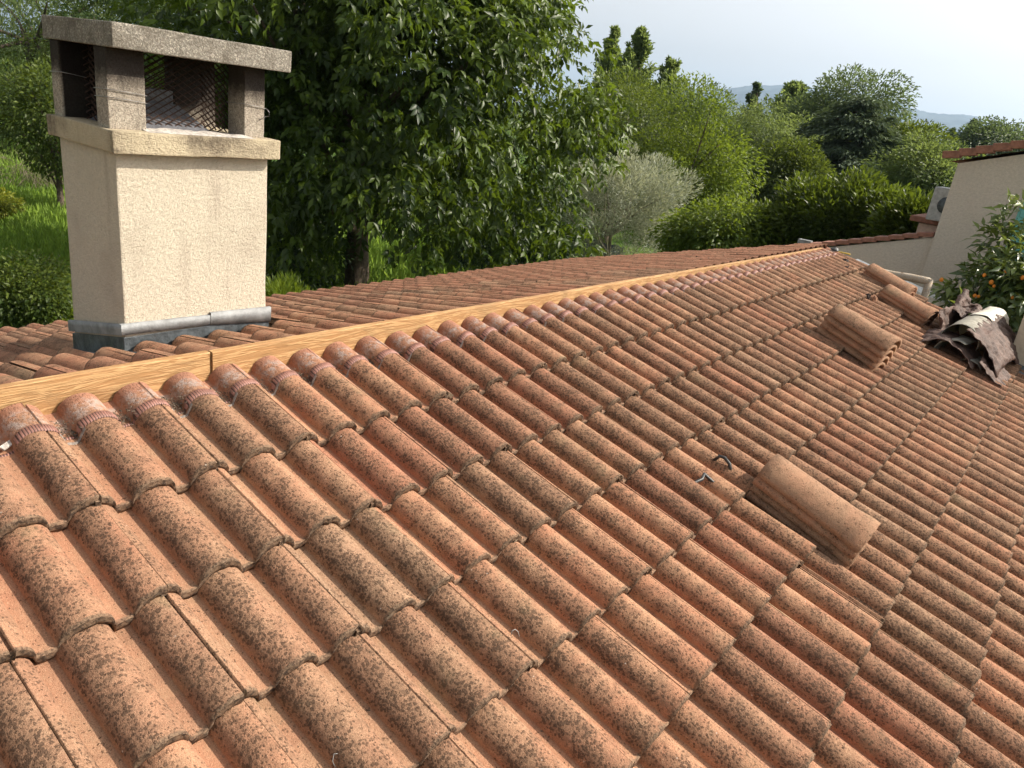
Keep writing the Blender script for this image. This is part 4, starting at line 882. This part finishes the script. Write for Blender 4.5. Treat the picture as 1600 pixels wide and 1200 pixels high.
# conifer
def conifer(label,px,ptop,pbot,wpx,d,n,seed):
    top=at(px,ptop,d);bot=at(px,pbot,d); g=gz(bot[0],bot[1]); off=np.array([bot[0],bot[1],g]); root=empty('conifer_tree',tuple(off),label,'tree'); hw=wpx/2/F*d
    P=[];D=[];rr_=np.random.default_rng(seed); H=top[2]-bot[2]
    br=[]
    for i in range(150):
        t=rr_.random()**.8; z=bot[2]+H*t; rad=hw*(1-t)**.45*rr_.uniform(.6,1.15)+.2; a=rr_.random()*6.28
        m=max(12,int(n/150*(.4+rad/hw))); s=rr_.random(m)**.6; side=rr_.normal(0,.13*rad*(1-s*.5)+.10,m)
        x=top[0]+np.cos(a)*rad*s-np.sin(a)*side; y=top[1]+np.sin(a)*rad*s+np.cos(a)*side; zz=z-.13*rad*s**1.6+.04*rad+rr_.normal(0,.08,m)
        P.append(np.column_stack([x,y,zz])); D.append(np.column_stack([np.cos(a)+rr_.normal(0,.5,m),np.sin(a)+rr_.normal(0,.5,m),rr_.normal(-.15,.25,m)]))
        br.append(([(top[0],top[1],z),(top[0]+np.cos(a)*rad*.6,top[1]+np.sin(a)*rad*.6,z-.05*rad)],[.05,.02],5))
    P=np.concatenate(P);D=np.concatenate(D); tint=np.clip(rr_.normal(.45,.22,len(P)),0,1)
    link('crown',leaf_mesh('crown',P-off,D,unit(len(P))*.4+np.array([0,0,1]),.34*np.ones(len(P)),.10*np.ones(len(P)),tint,.1,False),L_conif,root)
    sp=[([Vector((bot[0],bot[1],g))-Vector(off),Vector((top[0],top[1],top[2]-.3))-Vector(off)],[.3,.04],8)]+[([Vector(q)-Vector(off) for q in a],b,c) for a,b,c in br]
    link('trunk',tubes_mesh('trunk',sp),M_bark,root)
conifer('dark spreading conifer in the middle of the tree line',1352,152,345,205,40,17000,5)
# laurel bank, one shrub per lobe
for i,(px,pt_,pb,wp,d,lb) in enumerate(((1222,338,392,80,17.8,'leftmost low lobe of the dark glossy shrub bank'),(1270,306,392,90,17.3,'second lobe from the left of the dark glossy shrub bank'),(1325,284,388,110,17.0,'tallest dark glossy shrub with yellow green tops behind the roof end'),(1390,300,385,105,16.5,'dark glossy shrub right of the tallest one above the wing wall'),(1438,345,372,44,15.0,'small glossy shrub touching the outbuilding corner'))):
    tree_px('laurel_shrub',lb,'shrub',px,pt_,pb,wp,d,26,(.22,.62),8500,.135,.055,L_laurel,M_bark,.06,10,seed=60+i,upright=.5,droop=0)
# cypress and far wood
poplar('thin dark cypress in front of the far end of the mountain',1521,193,232,11,95,1600,L_conif,70,name='cypress_tree',ln=.5,wd=.25)
poplar('tiny dark cypress at the left of the thin one',1489,205,232,9,110,1000,L_conif,71,name='cypress_tree',ln=.5,wd=.25)
def far_wood():
    cl=[]
    rr_=np.random.default_rng(77)
    for px in range(-200,1760,9):
        for k in range(4):
            d=rr_.uniform(60,130); py=np.interp(px,[-200,300,900,1150,1300,1450,1500,1600,1760],[40,90,140,215,205,205,212,210,220])+rr_.uniform(-6,34)+ (k*9)
            q=at(px+rr_.uniform(-8,8),py,d); r_=rr_.uniform(1.2,2.4)*d/80; cl.append((q[0],q[1],q[2]-r_,r_)); 
            cl.append((q[0],q[1],q[2]-r_*2.6,r_*1.3)); cl.append((q[0],q[1],q[2]-r_*4.6,r_*1.6))
    return np.array(cl)
fw=crown('far_wood',far_wood(),210000,.50,.28,leaf_mat('far_leaf',(.032,.060,.020),(.105,.145,.050),.25),None,four=False,shell=.8,flat=1.)
tag(fw,'hazy far wood closing the view along the horizon','wood',kind='stuff')
tree_px('dark_tree','row of hazy round trees at the right edge above the red verge','tree',1575,204,262,90,75,36,(1.,2.2),16000,.28,.14,L_ash,M_bark,.3,8,seed=80,four=False)
# loquat with fruit
lq=at(1592,440,9.5); root=tree('loquat_tree','loquat tree with long leathery leaves and orange fruit in front of the gable','tree',(lq[0],lq[1],lq[2]-.02),(.45,.50,.46),26,(.10,.20),1250,.135,.046,L_loquat,M_bark,.05,16,droop=.1,outb=.7,K=3,seed=90,
    extra=np.array([(*at(1495,455,9.2),.16),(*at(1520,470,9.2),.2),(*at(1565,375,9.5),.2),(*at(1590,340,9.6),.18),(*at(1600,420,9.2),.3),(*at(1540,430,9.3),.2),(*at(1600,480,9.0),.3),(*at(1480,488,8.35),.07),(*at(1500,492,8.35),.07)]))
M_fruit=plain('orange_fruit',(.70,.24,.03),.5,0,.2)
fm=None
for (px,py,d) in ((1538,430,9.0),(1572,424,8.95),(1549,441,8.95),(1553,447,8.95),(1598,434,8.9),(1523,462,8.95),(1529,463,8.95),(1471,437,9.0),(1582,465,8.9)):
    if fm is None:
        b=bmesh.new(); bmesh.ops.create_uvsphere(b,u_segments=12,v_segments=8,radius=.026)
        for v in b.verts: v.co.z*=1.15
        fm=bm_mesh('fruit',b,True); fm.materials.append(M_fruit)
    q=at(px,py,d); fo=link('fruit',fm,None,root,loc=tuple(np.array(q)-np.array(root.location))); fo.scale=(random.uniform(.55,1.0),)*3
# meadow grass
def grass():
    rr_=np.random.default_rng(5); n=52000
    u=rr_.random(n); px=np.where(u<.55,rr_.uniform(-30,120,n),rr_.uniform(415,960,n)); d=9.5+rr_.random(n)**1.3*32
    P=[]
    x=CAM[0]+0*px; y=x.copy(); 
    dx=(px-800)/F; dirs=np.stack([dx,np.full(n,-.22),np.ones(n)],1)@W3; dirs/=np.hypot(dirs[:,0],dirs[:,1])[:,None]
    x=CAM[0]+dirs[:,0]*d; y=CAM[1]+dirs[:,1]*d; z=np.array([gz(a,b) for a,b in zip(x,y)])
    pos=np.column_stack([x,y,z]); dr=rr_.normal(0,.35,(n,3)); dr[:,2]=1
    pn=np.array([mnoise.noise(Vector((a*.25,b*.25,0))) for a,b in zip(x,y)])
    tint=np.clip(.5+pn*.8+rr_.normal(0,.18,n),0,1)
    return leaf_mesh('grass',pos,dr,unit(n),rr_.uniform(.2,.55,n)*(1+.5*pn),.035+.0012*d,tint,.1,False)
tag(link('grass',grass(),leaf_mat('grass_blade',(.07,.15,.02),(.22,.32,.06),.4,.5)),'tall meadow grass left of the chimney and under the walnut','grass',kind='stuff')
print('front tiles',nfront,'back',nb)
